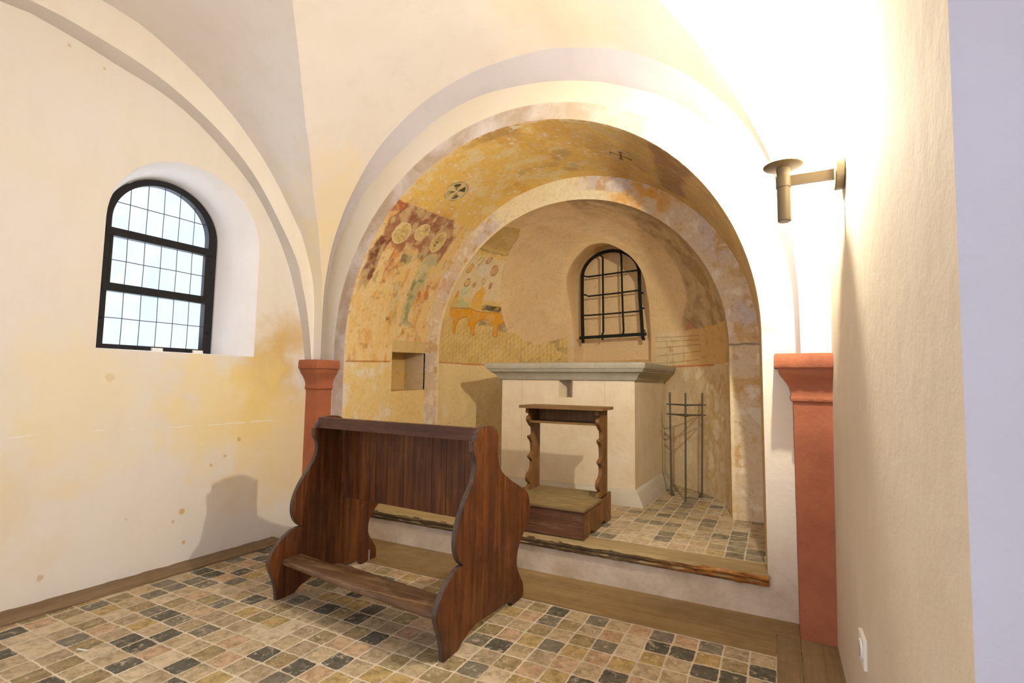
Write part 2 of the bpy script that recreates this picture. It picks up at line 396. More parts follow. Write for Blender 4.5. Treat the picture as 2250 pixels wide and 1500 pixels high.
M_PDLID = wood('prie_dieu_lid_wood', (0.135, 0.09, 0.035), (0.225, 0.16, 0.068), (0.31, 0.23, 0.11), 'x', rough=0.6, spec=0.3)
M_PDFR = wood('prie_dieu_front_wood', (0.055, 0.020, 0.010), (0.12, 0.045, 0.020), (0.21, 0.095, 0.045), 'x', rough=0.5, spec=0.35, wear=0.2)
M_PLANK = wood('floor_plank_wood', (0.17, 0.105, 0.042), (0.25, 0.165, 0.070), (0.31, 0.215, 0.10), 'x', rough=0.5, spec=0.35, sc=0.8)
M_PLANKY = wood('floor_plank_wood_side', (0.16, 0.105, 0.048), (0.235, 0.16, 0.078), (0.29, 0.205, 0.105), 'y', rough=0.5, spec=0.35, sc=0.8)
M_KERB = wood('kerb_wood', (0.14, 0.09, 0.045), (0.215, 0.145, 0.08), (0.29, 0.21, 0.125), 'y', rough=0.6, spec=0.3)

def mat_beam():
    t = NT('old_step_beam_wood'); p = t.pos(); x, y, z = t.xyz(p); nx, ny, nz = t.xyz(t.g.outputs['Normal'])
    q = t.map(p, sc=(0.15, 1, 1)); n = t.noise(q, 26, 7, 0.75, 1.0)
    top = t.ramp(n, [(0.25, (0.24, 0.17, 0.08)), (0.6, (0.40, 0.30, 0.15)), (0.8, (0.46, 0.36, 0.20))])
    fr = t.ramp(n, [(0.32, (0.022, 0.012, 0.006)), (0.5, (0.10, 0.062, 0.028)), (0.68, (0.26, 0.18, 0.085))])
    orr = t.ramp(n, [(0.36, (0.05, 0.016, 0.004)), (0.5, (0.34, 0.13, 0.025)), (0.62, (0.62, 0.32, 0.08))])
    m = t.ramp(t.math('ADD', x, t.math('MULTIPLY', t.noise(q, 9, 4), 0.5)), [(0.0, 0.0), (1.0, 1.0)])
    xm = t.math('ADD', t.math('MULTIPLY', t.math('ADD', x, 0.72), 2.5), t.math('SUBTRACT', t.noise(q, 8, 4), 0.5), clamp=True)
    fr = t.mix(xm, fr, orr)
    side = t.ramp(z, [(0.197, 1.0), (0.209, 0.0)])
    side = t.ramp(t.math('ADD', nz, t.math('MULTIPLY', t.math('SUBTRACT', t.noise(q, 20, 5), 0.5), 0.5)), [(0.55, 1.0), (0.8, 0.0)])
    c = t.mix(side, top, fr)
    t.bump(n, 0.8, 0.008)
    return t.fin(c, 0.75, 0.25)
M_BEAM = mat_beam()

def stone(name, a, b, bump=0.4, pits=0.5, sc=14):
    t = NT(name); p = t.pos()
    c = t.mix(t.ramp(t.noise(p, 3.2, 5, 0.6), [(0.35, 0.0), (0.7, 1.0)]), a, b)
    c = t.mix(t.math('MULTIPLY', t.ramp(t.noise(p, sc*5, 5, 0.8), [(0.60, 0.0), (0.70, 1.0)]), pits), c, tuple(v*0.45 for v in b))
    c = t.mix(t.math('MULTIPLY', t.ramp(t.noise(p, sc*1.7, 5, 0.8), [(0.66, 0.0), (0.72, 1.0)]), 0.5), c, (0.82, 0.78, 0.70))
    t.bump(t.math('ADD', t.noise(p, sc, 6, 0.7), t.math('MULTIPLY', t.noise(p, 110, 4, 0.7), 0.35)), bump, 0.01)
    return t.fin(c, 0.85, 0.2)
M_SLAB = stone('altar_slab_stone', (0.46, 0.42, 0.33), (0.345, 0.315, 0.235), 0.7, 0.7)
M_ALTAR, _ta = plaster('altar_plaster', (0.76, 0.65, 0.48), (0.66, 0.52, 0.33), bump=0.35, sc=5, fleck=1.0)
_x, _y, _z = _ta.xyz(_ta.pos()); _w = _ta.math('MULTIPLY', _ta.math('SUBTRACT', _ta.noise(_ta.pos(), 12, 3), 0.5), 0.02)
def _seam(cx, z0):
    d = _ta.math('ABSOLUTE', _ta.math('ADD', _ta.math('SUBTRACT', _x, cx), _w))
    return _ta.math('MULTIPLY', _ta.math('MULTIPLY', _ta.math('LESS_THAN', d, 0.0016), _ta.math('GREATER_THAN', _z, z0)), _ta.math('LESS_THAN', _y, 4.05))
_m = _ta.math('MULTIPLY', _ta.math('MAXIMUM', _seam(-1.99, 0.62), _seam(-1.24, 0.99)), 0.6)
_src = _ta.b.inputs['Base Color'].links[0].from_socket
_ta.l(_ta.mix(_m, _src, (0.34, 0.25, 0.14)), _ta.b.inputs['Base Color'])
M_PLINTH, _ = plaster('altar_plinth_plaster', (0.56, 0.51, 0.43), (0.50, 0.44, 0.33), bump=0.3, sc=4)
M_CORBEL = stone('corbel_stone', (0.74, 0.66, 0.50), (0.60, 0.50, 0.34))

def mat_red():
    t = NT('red_painted_stone'); p = t.pos()
    c = t.mix(t.ramp(t.noise(p, 5, 6, 0.65), [(0.35, 0.0), (0.7, 1.0)]), (0.43, 0.148, 0.070), (0.33, 0.108, 0.056))
    c = t.mix(t.math('MULTIPLY', t.ramp(t.noise(p, 60, 5, 0.8), [(0.62, 0.0), (0.70, 1.0)]), 0.3), c, (0.70, 0.30, 0.15))
    t.bump(t.math('ADD', t.noise(p, 14, 6, 0.65), t.math('MULTIPLY', t.noise(p, 90, 4), 0.2)), 0.45, 0.012)
    return t.fin(c, 0.75, 0.25)
M_RED = mat_red()

def simple(name, col, rough=0.5, metal=0.0, spec=0.5, nz=0.0, bump=0.0):
    t = NT(name); p = t.obj()
    c = t.mix(t.ramp(t.noise(p, 30, 4, 0.6), [(0.35, 0.0), (0.7, nz)]), col, tuple(v*0.5 for v in col))
    if bump: t.bump(t.noise(p, 60, 4, 0.7), bump, 0.004)
    t.b.inputs['Metallic'].default_value = metal
    return t.fin(c, rough, spec)
M_IRON = simple('wrought_iron', (0.010, 0.011, 0.007), 0.6, 0.0, 0.2, 0.6, 0.5)
M_FRAME = simple('window_frame_black', (0.010, 0.010, 0.013), 0.6, 0.0, 0.22, 0.4, 0.4)
M_LEAD = simple('lead_came', (0.05, 0.05, 0.06), 0.5, 0.3, 0.5)
M_ROD = simple('stand_iron', (0.13, 0.105, 0.065), 0.55, 0.3, 0.5, 0.5)
M_LAMP = simple('lamp_grey_metal', (0.14, 0.105, 0.058), 0.45, 0.1, 0.4)
M_ZINC = simple('zinc', (0.45, 0.44, 0.42), 0.4, 0.4)
M_WHITE = simple('white_plastic', (0.80, 0.78, 0.72), 0.4)
M_DARK = simple('socket_hole', (0.45, 0.43, 0.40), 0.5)

def mat_glass():
    t = NT('leaded_window_glass'); p = t.pos()
    tr = t.n('ShaderNodeBsdfTransparent')
    t.l(t.mix(t.ramp(t.noise(p, 3, 3), [(0.35, 0.0), (0.65, 1.0)]), (0.93, 0.97, 1.0), (0.84, 0.92, 1.0)), tr.inputs[0])
    gl = t.n('ShaderNodeBsdfGlossy'); gl.inputs['Roughness'].default_value = 0.08
    bn = t.n('ShaderNodeBump'); t.l(t.noise(p, 12, 3), bn.inputs['Height']); bn.inputs['Strength'].default_value = 0.2; t.l(bn.outputs[0], gl.inputs['Normal'])
    mx = t.n('ShaderNodeMixShader'); mx.inputs[0].default_value = 0.06
    t.l(tr.outputs[0], mx.inputs[1]); t.l(gl.outputs[0], mx.inputs[2]); t.l(mx.outputs[0], t.out.inputs[0])
    return t.m
M_GLASS = mat_glass()
def mat_emit():
    t = NT('lit_bulb'); e = t.n('ShaderNodeEmission'); e.inputs[0].default_value = (*LAMP_COLOR, 1); e.inputs[1].default_value = LAMP_STRENGTH
    t.l(e.outputs[0], t.out.inputs[0]); return t.m
M_BULB = mat_emit()

# painted shapes in wall coordinates: (depth, height along the wall) on the jamb, (arc, height along the wall) in the apse
FEAT = {
 'jamb': {
  'redbg': [(2.893,2.661),(3.637,2.708),(3.807,2.557),(3.833,2.491),(3.828,2.244),(3.727,2.355),(3.632,2.33),(3.585,2.233),(3.453,2.347),(3.358,2.302),(3.261,2.264),(3.112,2.318),(3.009,2.347),(2.978,2.419),(2.965,2.51),(3.011,2.596)],
  'redcorner': [(2.893,2.661),(3.023,2.665),(3.034,2.605),(2.967,2.578),(2.903,2.542)],
  'wing': [(2.984,2.351),(3.111,2.342),(3.108,2.323),(3.081,2.217),(3.087,2.144),(3.086,2.049),(3.058,1.934),(3.044,1.878),(3.005,1.94),(2.971,1.865),(2.955,2.021),(2.949,2.194),(2.96,2.292)],
  'orange1': [(3.122,2.304),(3.225,2.314),(3.261,2.264),(3.3,2.154),(3.28,2.061),(3.215,1.935),(3.174,2.068),(3.177,2.172),(3.193,2.246),(3.11,2.253)],
  'robe1': [(3.127,2.252),(3.193,2.246),(3.177,2.172),(3.174,2.068),(3.204,1.905),(3.078,1.883),(3.079,2.047),(3.085,2.172)],
  'grey': [(3.313,2.259),(3.424,2.269),(3.615,2.339),(3.636,2.324),(3.561,2.266),(3.458,2.222),(3.366,2.139),(3.329,2.172)],
  'tan': [(3.284,2.344),(3.457,2.342),(3.424,2.269),(3.32,2.261)],
  'teal': [(3.643,2.34),(3.73,2.363),(3.815,2.248),(3.743,2.212),(3.752,2.129),(3.778,2.006),(3.607,1.975),(3.594,2.096),(3.605,2.244)],
  'green': [(3.598,2.062),(3.742,2.09),(3.718,2.02),(3.699,1.932),(3.682,1.825),(3.661,1.75),(3.664,1.689),(3.724,1.67),(3.714,1.648),(3.563,1.633),(3.566,1.708),(3.571,1.829),(3.586,1.939)],
  'greenl': [(3.356,2.015),(3.428,2.029),(3.471,1.91),(3.486,1.797),(3.509,1.642),(3.494,1.64),(3.442,1.732),(3.38,1.724),(3.36,1.809),(3.398,1.858)],
  'orange2': [(3.765,2.095),(3.863,2.114),(3.878,2.005),(3.892,1.93),(3.851,1.891),(3.802,2.003)],
  'orange3': [(3.721,2.016),(3.741,2.008),(3.788,1.882),(3.732,1.879),(3.715,1.95)],
  'foot': [(3.612,1.613),(3.657,1.622),(3.652,1.567),(3.554,1.509),(3.537,1.527),(3.592,1.561)],
  'foot2': [(3.831,1.593),(3.864,1.596),(3.86,1.522),(3.798,1.487),(3.814,1.55)],
  'brownspot': [(3.362,1.712),(3.381,1.72),(3.456,1.651),(3.431,1.634),(3.374,1.666)],
  'halo1': [(3.178,2.423)],
  'halo2': [(3.383,2.496)],
  'halo3': [(3.658,2.453)],
  'halo1e': [(3.078,2.386),(3.264,2.476),(3.13,2.514),(3.214,2.329)],
  'halo2e': [(3.309,2.433),(3.464,2.543),(3.34,2.565),(3.457,2.407)],
  'halo3e': [(3.567,2.412),(3.718,2.528),(3.606,2.556),(3.725,2.368)],
  'line': [(2.933,1.303),(3.457,1.313)],
  'lowright': [(3.971,1.608),(3.785,1.477),(3.514,1.447)],
  'cross1': [(3.361,2.956),(3.172,2.929),(3.384,3.062),(3.356,2.856),(3.485,2.981)],
  'cross2': [(3.435,4.354),(3.446,4.269),(3.439,4.443),(3.357,4.35),(3.574,4.331)],
  'ridge': [(2.876,4.672),(3.123,4.672),(3.453,4.634),(3.832,4.604),(3.94,4.622)],
  'darkband': [(2.876,4.672),(2.818,4.865),(2.792,4.995),(2.997,5.025),(3.513,4.836),(3.793,4.843),(3.89,4.716),(3.867,4.596),(3.453,4.634),(3.123,4.672)],
  'lightpatch': [(3.026,5.018),(2.91,5.184),(3.462,4.972),(3.489,4.851)],
 },
 'apse': {
  'old': [(-0.107,2.814),(0.126,2.852),(0.449,2.874),(0.57,2.78),(0.58,2.626),(0.617,2.502),(0.615,2.378),(0.675,2.207),(0.778,1.933),(0.825,1.811),(0.881,1.732),(0.901,1.691),(0.976,1.688),(1.083,1.616),(1.229,1.564),(1.383,1.609),(1.565,1.666),(1.566,1.388)],
  'table': [(0.069,1.877),(0.34,1.904),(0.517,1.884),(0.783,1.894),(0.809,1.836),(0.859,1.8),(0.795,1.782),(0.77,1.748),(0.769,1.637),(0.717,1.635),(0.718,1.725),(0.692,1.769),(0.632,1.803),(0.576,1.809),(0.523,1.794),(0.483,1.759),(0.472,1.714),(0.477,1.638),(0.432,1.641),(0.426,1.722),(0.383,1.731),(0.354,1.81),(0.286,1.806),(0.234,1.773),(0.213,1.721),(0.216,1.63),(0.18,1.633),(0.15,1.776),(0.1,1.807)],
  'dark': [(0.522,1.95),(0.557,1.969),(0.761,1.958),(0.771,1.913),(0.736,1.9),(0.519,1.904)],
  'ydress': [(0.371,2.096),(0.419,2.129),(0.405,2.154),(0.468,2.142),(0.506,2.1),(0.492,2.032),(0.519,1.904),(0.363,1.913),(0.35,1.989)],
  'green': [(0.144,1.981),(0.209,1.99),(0.314,1.946),(0.344,1.917),(0.278,1.878),(0.193,1.861),(0.141,1.892)],
  'green2': [(0.134,2.108),(0.223,2.115),(0.267,2.043),(0.327,1.999),(0.245,1.995),(0.156,1.995),(0.123,2.048)],
  'white': [(0.225,2.362),(0.362,2.399),(0.478,2.274),(0.405,2.25),(0.265,2.256)],
  'head1': [(0.094,2.303)],
  'head2': [(0.182,2.411)],
  'head3': [(0.331,2.437)],
  'head4': [(0.504,2.341)],
  'head5': [(0.17,2.16)],
  'head6': [(0.415,2.203)],
  'head7': [(0.54,2.172)],
  'orsp': [(0.101,2.025)],
  'hw': [(0.038,2.348),(0.155,2.314)],
  'under1': [(0.525,1.788),(0.584,1.806),(0.684,1.768),(0.704,1.744),(0.596,1.749),(0.512,1.736)],
  'under2': [(0.81,1.783),(0.868,1.787),(0.89,1.722),(0.859,1.681),(0.783,1.703),(0.77,1.748)],
  'red': [(2.741,1.332),(3.375,1.314)],
  'rlow': [(2.511,1.662),(2.523,1.407),(3.303,1.378),(3.034,1.607),(2.799,1.626)],
  'bnd': [(3.643,3.064),(3.218,2.765),(3.197,2.436),(3.151,2.202),(3.099,2.017),(2.998,1.872),(2.898,1.74),(2.784,1.645),(2.664,1.647),(2.53,1.642)],
  'redmark': [(3.012,1.704)],
  'hatchR': [(2.511,1.662),(2.819,1.624),(3.084,1.617),(3.059,1.338),(2.532,1.383)],
 },
}

# ================================================================ THE SETTING
def wallx(y, off=0.0): return -3.24 + off + 0.05*(y-2.72)      # left wall plane
def rightx(z): return 0.213 + 0.014*z                            # right wall leans out slightly
YM = 1.03                                                        # bay axis
YW = 2.923; YF = 2.755; Y2 = 3.985

W0 = [(0.925,2.994),(1.059,2.99),(1.236,2.967),(1.403,2.934),(1.624,2.895),(1.816,2.823),(2.033,2.687),(2.252,2.505),(2.43,2.272),(2.56,2.03),(2.643,1.798),(2.689,1.639),(2.724,1.477),(2.752,1.30)]
W1 = [(1.03,3.012),(1.146,3.01),(1.288,2.993),(1.428,2.973),(1.598,2.931),(1.788,2.853),(2.0,2.735),(2.218,2.55),(2.436,2.263),(2.58,2.03),(2.63,1.867),(2.68,1.688),(2.715,1.495),(2.742,1.30)]
W2 = [(1.03,3.225),(1.274,3.21),(1.462,3.19),(1.658,3.12),(1.88,3.008),(2.106,2.85),(2.338,2.617),(2.56,2.31),(2.63,2.18),(2.70,1.99),(2.735,1.83),(2.750,1.6),(2.755,1.30)]
WR = [(1.03,3.225),(1.3,3.215),(1.5,3.195),(1.9,3.05),(2.18,2.86),(2.35,2.72),(2.55,2.50),(2.66,2.28),(2.72,2.0),(2.745,1.7),(2.755,1.30)]
CF = [(-3.072,1.30),(-3.072,1.529),(-3.070,1.749),(-3.052,1.937),(-3.007,2.155),(-2.93,2.358),(-2.823,2.553),(-2.63,2.81),(-2.416,2.985),(-2.127,3.137),(-1.768,3.228),(-1.437,3.242),(-1.208,3.225),(-1.028,3.18),(-0.83,3.113),(-0.67,3.035),(-0.489,2.914),(-0.32,2.761),(-0.138,2.529),(0.0,2.25),(0.07,1.95),(0.103,1.65),(0.108,1.30)]
CB = [(-3.243,1.30),(-3.245,1.552),(-3.231,1.784),(-3.206,1.958),(-3.171,2.132),(-3.094,2.311),(-2.965,2.516),(-2.815,2.675),(-2.605,2.835),(-2.45,2.930),(-2.27,3.03),(-2.056,3.115),(-1.781,3.165),(-1.439,3.149),(-1.164,3.101),(-0.924,3.026),(-0.76,2.95),(-0.583,2.857),(-0.401,2.719),(-0.204,2.489),(-0.074,2.256),(-0.026,2.13),(0.034,1.941),(0.071,1.749),(0.087,1.569),(0.092,1.30)]
def dense(pts, n=6): return [(v.x, v.y) for v in catmull([(a, b, 0) for a, b in pts], n)]
def resample(pts, n):
    p = np.array(pts); d = np.r_[0, np.cumsum(np.hypot(*np.diff(p, axis=0).T))]; t = np.linspace(0, d[-1], n)
    return np.c_[np.interp(t, d, p[:, 0]), np.interp(t, d, p[:, 1])]

# ---- floors
def quad_floor(name, poly, z, mat, kind='structure', thick=0.1):
    bm = bmesh.new(); add_prism(bm, poly, lambda u, v: (u, v, z-thick), lambda u, v: (u, v, z))
    return bm_obj(name, bm, mat, kind=kind)
quad_floor('floor', [(-3.6, -1.0), (1.25, -1.0), (1.25, 3.0), (-3.6, 3.0)], 0.0, M_TILE)
quad_floor('floor_apse', [(-3.06, 2.95), (-0.03, 2.95), (-0.03, 3.99), (-0.25, 4.0), (-0.25, 5.35), (-2.9, 5.35), (-2.9, 4.0), (-3.06, 3.99)], 0.214, M_TILE2, thick=0.15)

def plank(name, poly, z0, z1, mat, bevel=0.003):
    bm = bmesh.new(); add_prism(bm, poly, lambda u, v: (u, v, z0), lambda u, v: (u, v, z1))
    return bm_obj(name, bm, mat, kind='structure', bevel=bevel, smooth=True)
plank('trim_1', [(-3.2, 2.545), (-0.0275, 2.545), (-0.0275, 2.748), (0.07, 2.748), (0.07, 2.93), (-3.2, 2.93)], -0.02, 0.007, M_PLANK)
plank('trim_2', [(-0.0255, -0.7), (0.045, -0.7), (0.069, 2.746), (-0.0255, 2.746)], -0.02, 0.007, M_PLANKY)
plank('trim_3', [(0.047, -0.7), (0.215, -0.7), (0.215, 2.756), (0.071, 2.756)], -0.02, 0.007, M_PLANKY)
# kerb board along the left wall (slightly raised, worn top edge)
nk = 60
bm = bmesh.new(); prev = None
for i in range(nk+1):
    y = -0.72 + (2.545+0.72)*i/nk; w = wallx(y); j = 0.004*math.sin(i*1.7)+0.003*math.sin(i*4.1)
    ring = [bm.verts.new(q) for q in ((w-0.05, y, -0.02), (w+0.135, y, -0.02), (w+0.137+j, y, 0.010), (w+0.128+j, y, 0.017), (w+0.04, y, 0.024+j*0.6), (w-0.05, y, 0.026))]
    if prev:
        for k in range(6): bm.faces.new([prev[k], prev[(k+1) % 6], ring[(k+1) % 6], ring[k]])
    prev = ring
bm_obj('trim_4', bm, M_KERB, kind='structure', smooth=True)

# ---- left wall with window opening
WY0, WY1, WZ0 = 1.41, 2.33, 1.305
def win_loop(y0, y1, z0, ztop, off, n=28):
    """arched opening outline, counter from bottom-left up over the arch to bottom-right"""
    yc, r = (y0+y1)/2, (y1-y0)/2; zs = ztop-r; pts = [(y0, z0), (y0, z0+(zs-z0)*0.5)]
    for k in range(n+1):
        a = PI-PI*k/n; pts.append((yc+r*math.cos(a), zs+r*math.sin(a)))
    pts += [(y1, z0+(zs-z0)*0.5), (y1, z0)]
    return pts
L0 = win_loop(1.412, 2.332, 1.308, 2.512, 0)
LA = win_loop(1.418, 2.318, 1.312, 2.503, 0)
L1 = win_loop(1.484, 2.156, 1.316, 2.424, 0)
def fillpoly(name, loops, fn, mat, kind='structure'):
    vs = [[Vector((a, b, 0)) for a, b in lp] for lp in loops]
    tris = tessellate_polygon(vs); flat = [v for lp in vs for v in lp]
    return pyobj(name, [fn(v.x, v.y) for v in flat], tris, mat, kind=kind)
arch0 = dense(W0, 4)
lun = [(p[0], p[1]) for p in arch0]; lunm = [(2*YM-a, b) for a, b in lun][::-1]
outer = [(-0.75, -0.05), (2.99, -0.05), (2.99, 1.25), (2.85, 1.25)] + [(p[0]+0.02, p[1]+0.02) for p in lun[::-1]] + [(2*YM-a-0.02, b+0.02) for a, b in lun if 2*YM-a < 0.9] + [(-0.75, 1.25)]
fillpoly('wall_left', [outer, L0], lambda a, b: (wallx(a), a, b), M_LEFT)
rl = []
for lp, off in ((L0, 0), (LA, -0.012), (L1, -0.215), (L1, -0.34)): rl.append([(wallx(a, off), a, b) for a, b in lp])
P = np.array(rl); n = P.shape[1]
P = np.concatenate([P, P[:, :1]], 1)
rev = grid_obj('wall_left_reveal', P[:, :-1], M_REVEAL, kind='structure')
rev.data.set_sharp_from_angle(angle=0.7)
sill = pyobj('trim_5', [rl[0][0], rl[0][-1], rl[1][-1], rl[1][0], rl[2][0], rl[2][-1], rl[3][-1], rl[3][0]], [(0,1,2,3), (3,2,5,4), (4,5,6,7)], M_REVEAL, kind='structure')

# arch soffit W0->W1, flat band W1->W2, mirrored to the rear half of the bay
def both(curve, off): 
    c = [(a, b) for a, b in resample(dense(curve, 6), 70)]
    c = c[::-1] if c[0][1] < c[-1][1] else c
    c = [q for q in c if q[0] >= YM-1e-6] if c[0][0] >= YM else [(max(YM, a), b) for a, b in c]
    full = c[::-1] + [(2*YM-a, b) for a, b in c[1:]]
    r = resample(full, 141)
    return np.array([(wallx(a, off), a, b) for a, b in r])
b0, b1, b2 = both(W0, 0.0), both(W1, 0.085), both(W2, 0.085)
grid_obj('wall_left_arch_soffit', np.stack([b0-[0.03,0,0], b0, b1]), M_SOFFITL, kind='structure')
grid_obj('wall_left_arch_band', np.stack([b1, b2]), M_BAND, kind='structure')

# ---- vault webs ruled between wall arches and groins
cf = np.array(dense(CF, 8)); ia = int(np.argmax(cf[:, 1])); zA = cf[ia, 1]
w2 = np.array(dense(W2, 8))[::-1]; wr = np.array(dense(WR, 8))[::-1]
ZT = 3.205
zs = np.concatenate([np.linspace(1.30, 2.9, 60), np.linspace(2.92, ZT, 26)])
xl = np.interp(zs, np.maximum.accumulate(cf[:ia+1, 1]) + np.arange(ia+1)*1e-7, cf[:ia+1, 0])
rr = cf[ia:][::-1]; xr = np.interp(zs, np.maximum.accumulate(rr[:, 1]) + np.arange(len(rr))*1e-7, rr[:, 0])
yl = np.interp(zs, np.maximum.accumulate(w2[:, 1]) + np.arange(len(w2))*1e-7, w2[:, 0])
yr = np.interp(zs, np.maximum.accumulate(wr[:, 1]) + np.arange(len(wr))*1e-7, wr[:, 0])
crown = [p for p in cf if p[1] > ZT]
line = [(x, z, y) for x, z, y in zip(xl, zs, yl)] + [(p[0], p[1], YM) for p in crown] + [(x, z, y) for x, z, y in zip(xr[::-1], zs[::-1], yr[::-1])]
K = 24
def ruled(front, groin):
    t = np.linspace(0, 1, K)[:, None, None]; return front[None]*(1-t)+groin[None]*t
Fr = np.array([(x, YF, z) for x, z, y in line]); Gr = np.array([(x, y, z) for x, z, y in line])
P = ruled(Fr, Gr); grid_obj('ceiling_web_apse', P, M_VAULT, kind='structure')
Q = P.copy(); Q[..., 1] = 2*YM-Q[..., 1]; grid_obj('ceiling_web_rear', Q, M_REAR, kind='structure')
def sideweb(name, ys, xs, xw, mat):
    W_ = np.array([(xw(y, z), y, z) for y, z in zip(ys, zs)]); G_ = np.array([(x, y, z) for x, y, z in zip(xs, ys, zs)])
    top = [(YM+(ys[-1]-YM)*(1-k/6)) for k in range(1, 7)]
    W_ = np.vstack([W_, [(xw(y, ZT), y, ZT+0.02*k/6) for k, y in enumerate(top, 1)]])
    G_ = np.vstack([G_, [(xs[-1]+(-1.5-xs[-1])*k/6, y, ZT+0.035*k/6) for k, y in enumerate(top, 1)]])
    P = ruled(W_, G_); Q = P.copy(); Q[..., 1] = 2*YM-Q[..., 1]
    P = np.concatenate([P, Q[:, ::-1][:, 1:]], 1)
    grid_obj(name, P, mat, kind='structure')
sideweb('ceiling_web_left', yl, xl, lambda y, z: wallx(y, 0.085), M_VAULT)
sideweb('ceiling_web_right', yr, xr, lambda y, z: rightx(z)+0.004, M_VAULT)

# ---- apse wall: recessed front face, wall arch soffit
cfr, cbr = resample(dense(CF, 8), 160), resample(dense(CB, 8), 160)
cfr[:, 1][0] = cbr[:, 1][0] = 1.28; cfr[-1, 1] = cbr[-1, 1] = 1.28
s0 = np.array([(a, YF, b) for a, b in cfr]); s1 = np.array([(a, YW, b) for a, b in cbr])
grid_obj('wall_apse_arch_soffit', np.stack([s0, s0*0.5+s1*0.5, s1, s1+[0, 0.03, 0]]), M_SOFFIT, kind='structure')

def arch_path(xl_, xr_, zsp, cx, r, zb, n=96, nj=20):
    pts = [(xl_, zb+(zsp-zb)*k/nj) for k in range(nj)]
    for k in range(n+1):
        a = PI-PI*k/n; pts.append((cx+r*math.cos(a), zsp+r*math.sin(a)))
    pts += [(xr_, zsp+(zb-zsp)*k/nj) for k in range(1, nj+1)]
    return pts
OA = arch_path(-3.0, -0.06, 1.42, -1.53, 1.47, 0.155)
poly = [(-3.35, -0.05), (0.30, -0.05), (0.30, 3.45), (-3.35, 3.45), (-3.35, 0.155)] + OA + [(-0.06, 0.155)]
poly = [(-3.35, -0.05), (0.30, -0.05), (0.30, 3.45), (-3.35, 3.45)]
fillpoly('wall_apse', [poly, OA], lambda a, b: (a, YW, b), M_FRONT)

# ---- great arch: jambs and painted barrel, y 2.923..3.985 ; s runs up the left jamb, over, down the right
ZB, ZS, RB, CXB = 0.16, 1.42, 1.47, -1.53
ST = ZS + PI*RB                       # arc length where the right spring line lies
H = 0.0075
FJ = FEAT['jamb']; FA = FEAT['apse']
ydeps = np.unique(np.round(np.concatenate([np.arange(YW, Y2, 0.0055), [Y2, 3.495, 3.4952]]), 5))
svals = np.unique(np.round(np.concatenate([np.arange(ZB, 1.28, 0.012), np.arange(1.28, ZS, 0.005), np.arange(ZS, 3.15, 0.0055), np.arange(3.15, 4.2, 0.010), np.arange(4.2, 4.6, 0.006), np.arange(4.6, ST, 0.010), np.arange(ST, ST+ZS-ZB, 0.02), [ST+ZS-ZB, 1.05, 1.0502, 1.392, 1.3922]]), 5))
YY, SS = np.meshgrid(ydeps, svals, indexing='ij')
f = (YY-YW)/(Y2-YW)
cxb = CXB*(1-f) + -1.56*f; zsb = ZS*(1-f)+1.455*f; rb = RB*(1-f)+1.462*f
ang = np.clip((SS-ZS)/RB, 0, PI)
X = cxb - rb*np.cos(ang)
Z = np.where(SS < ZS, ZB+(SS-ZB)*(zsb-ZB)/(ZS-ZB), np.where(SS > ST, zsb-(SS-ST)*(zsb-ZB)/(ZS-ZB), zsb+rb*np.sin(ang)))
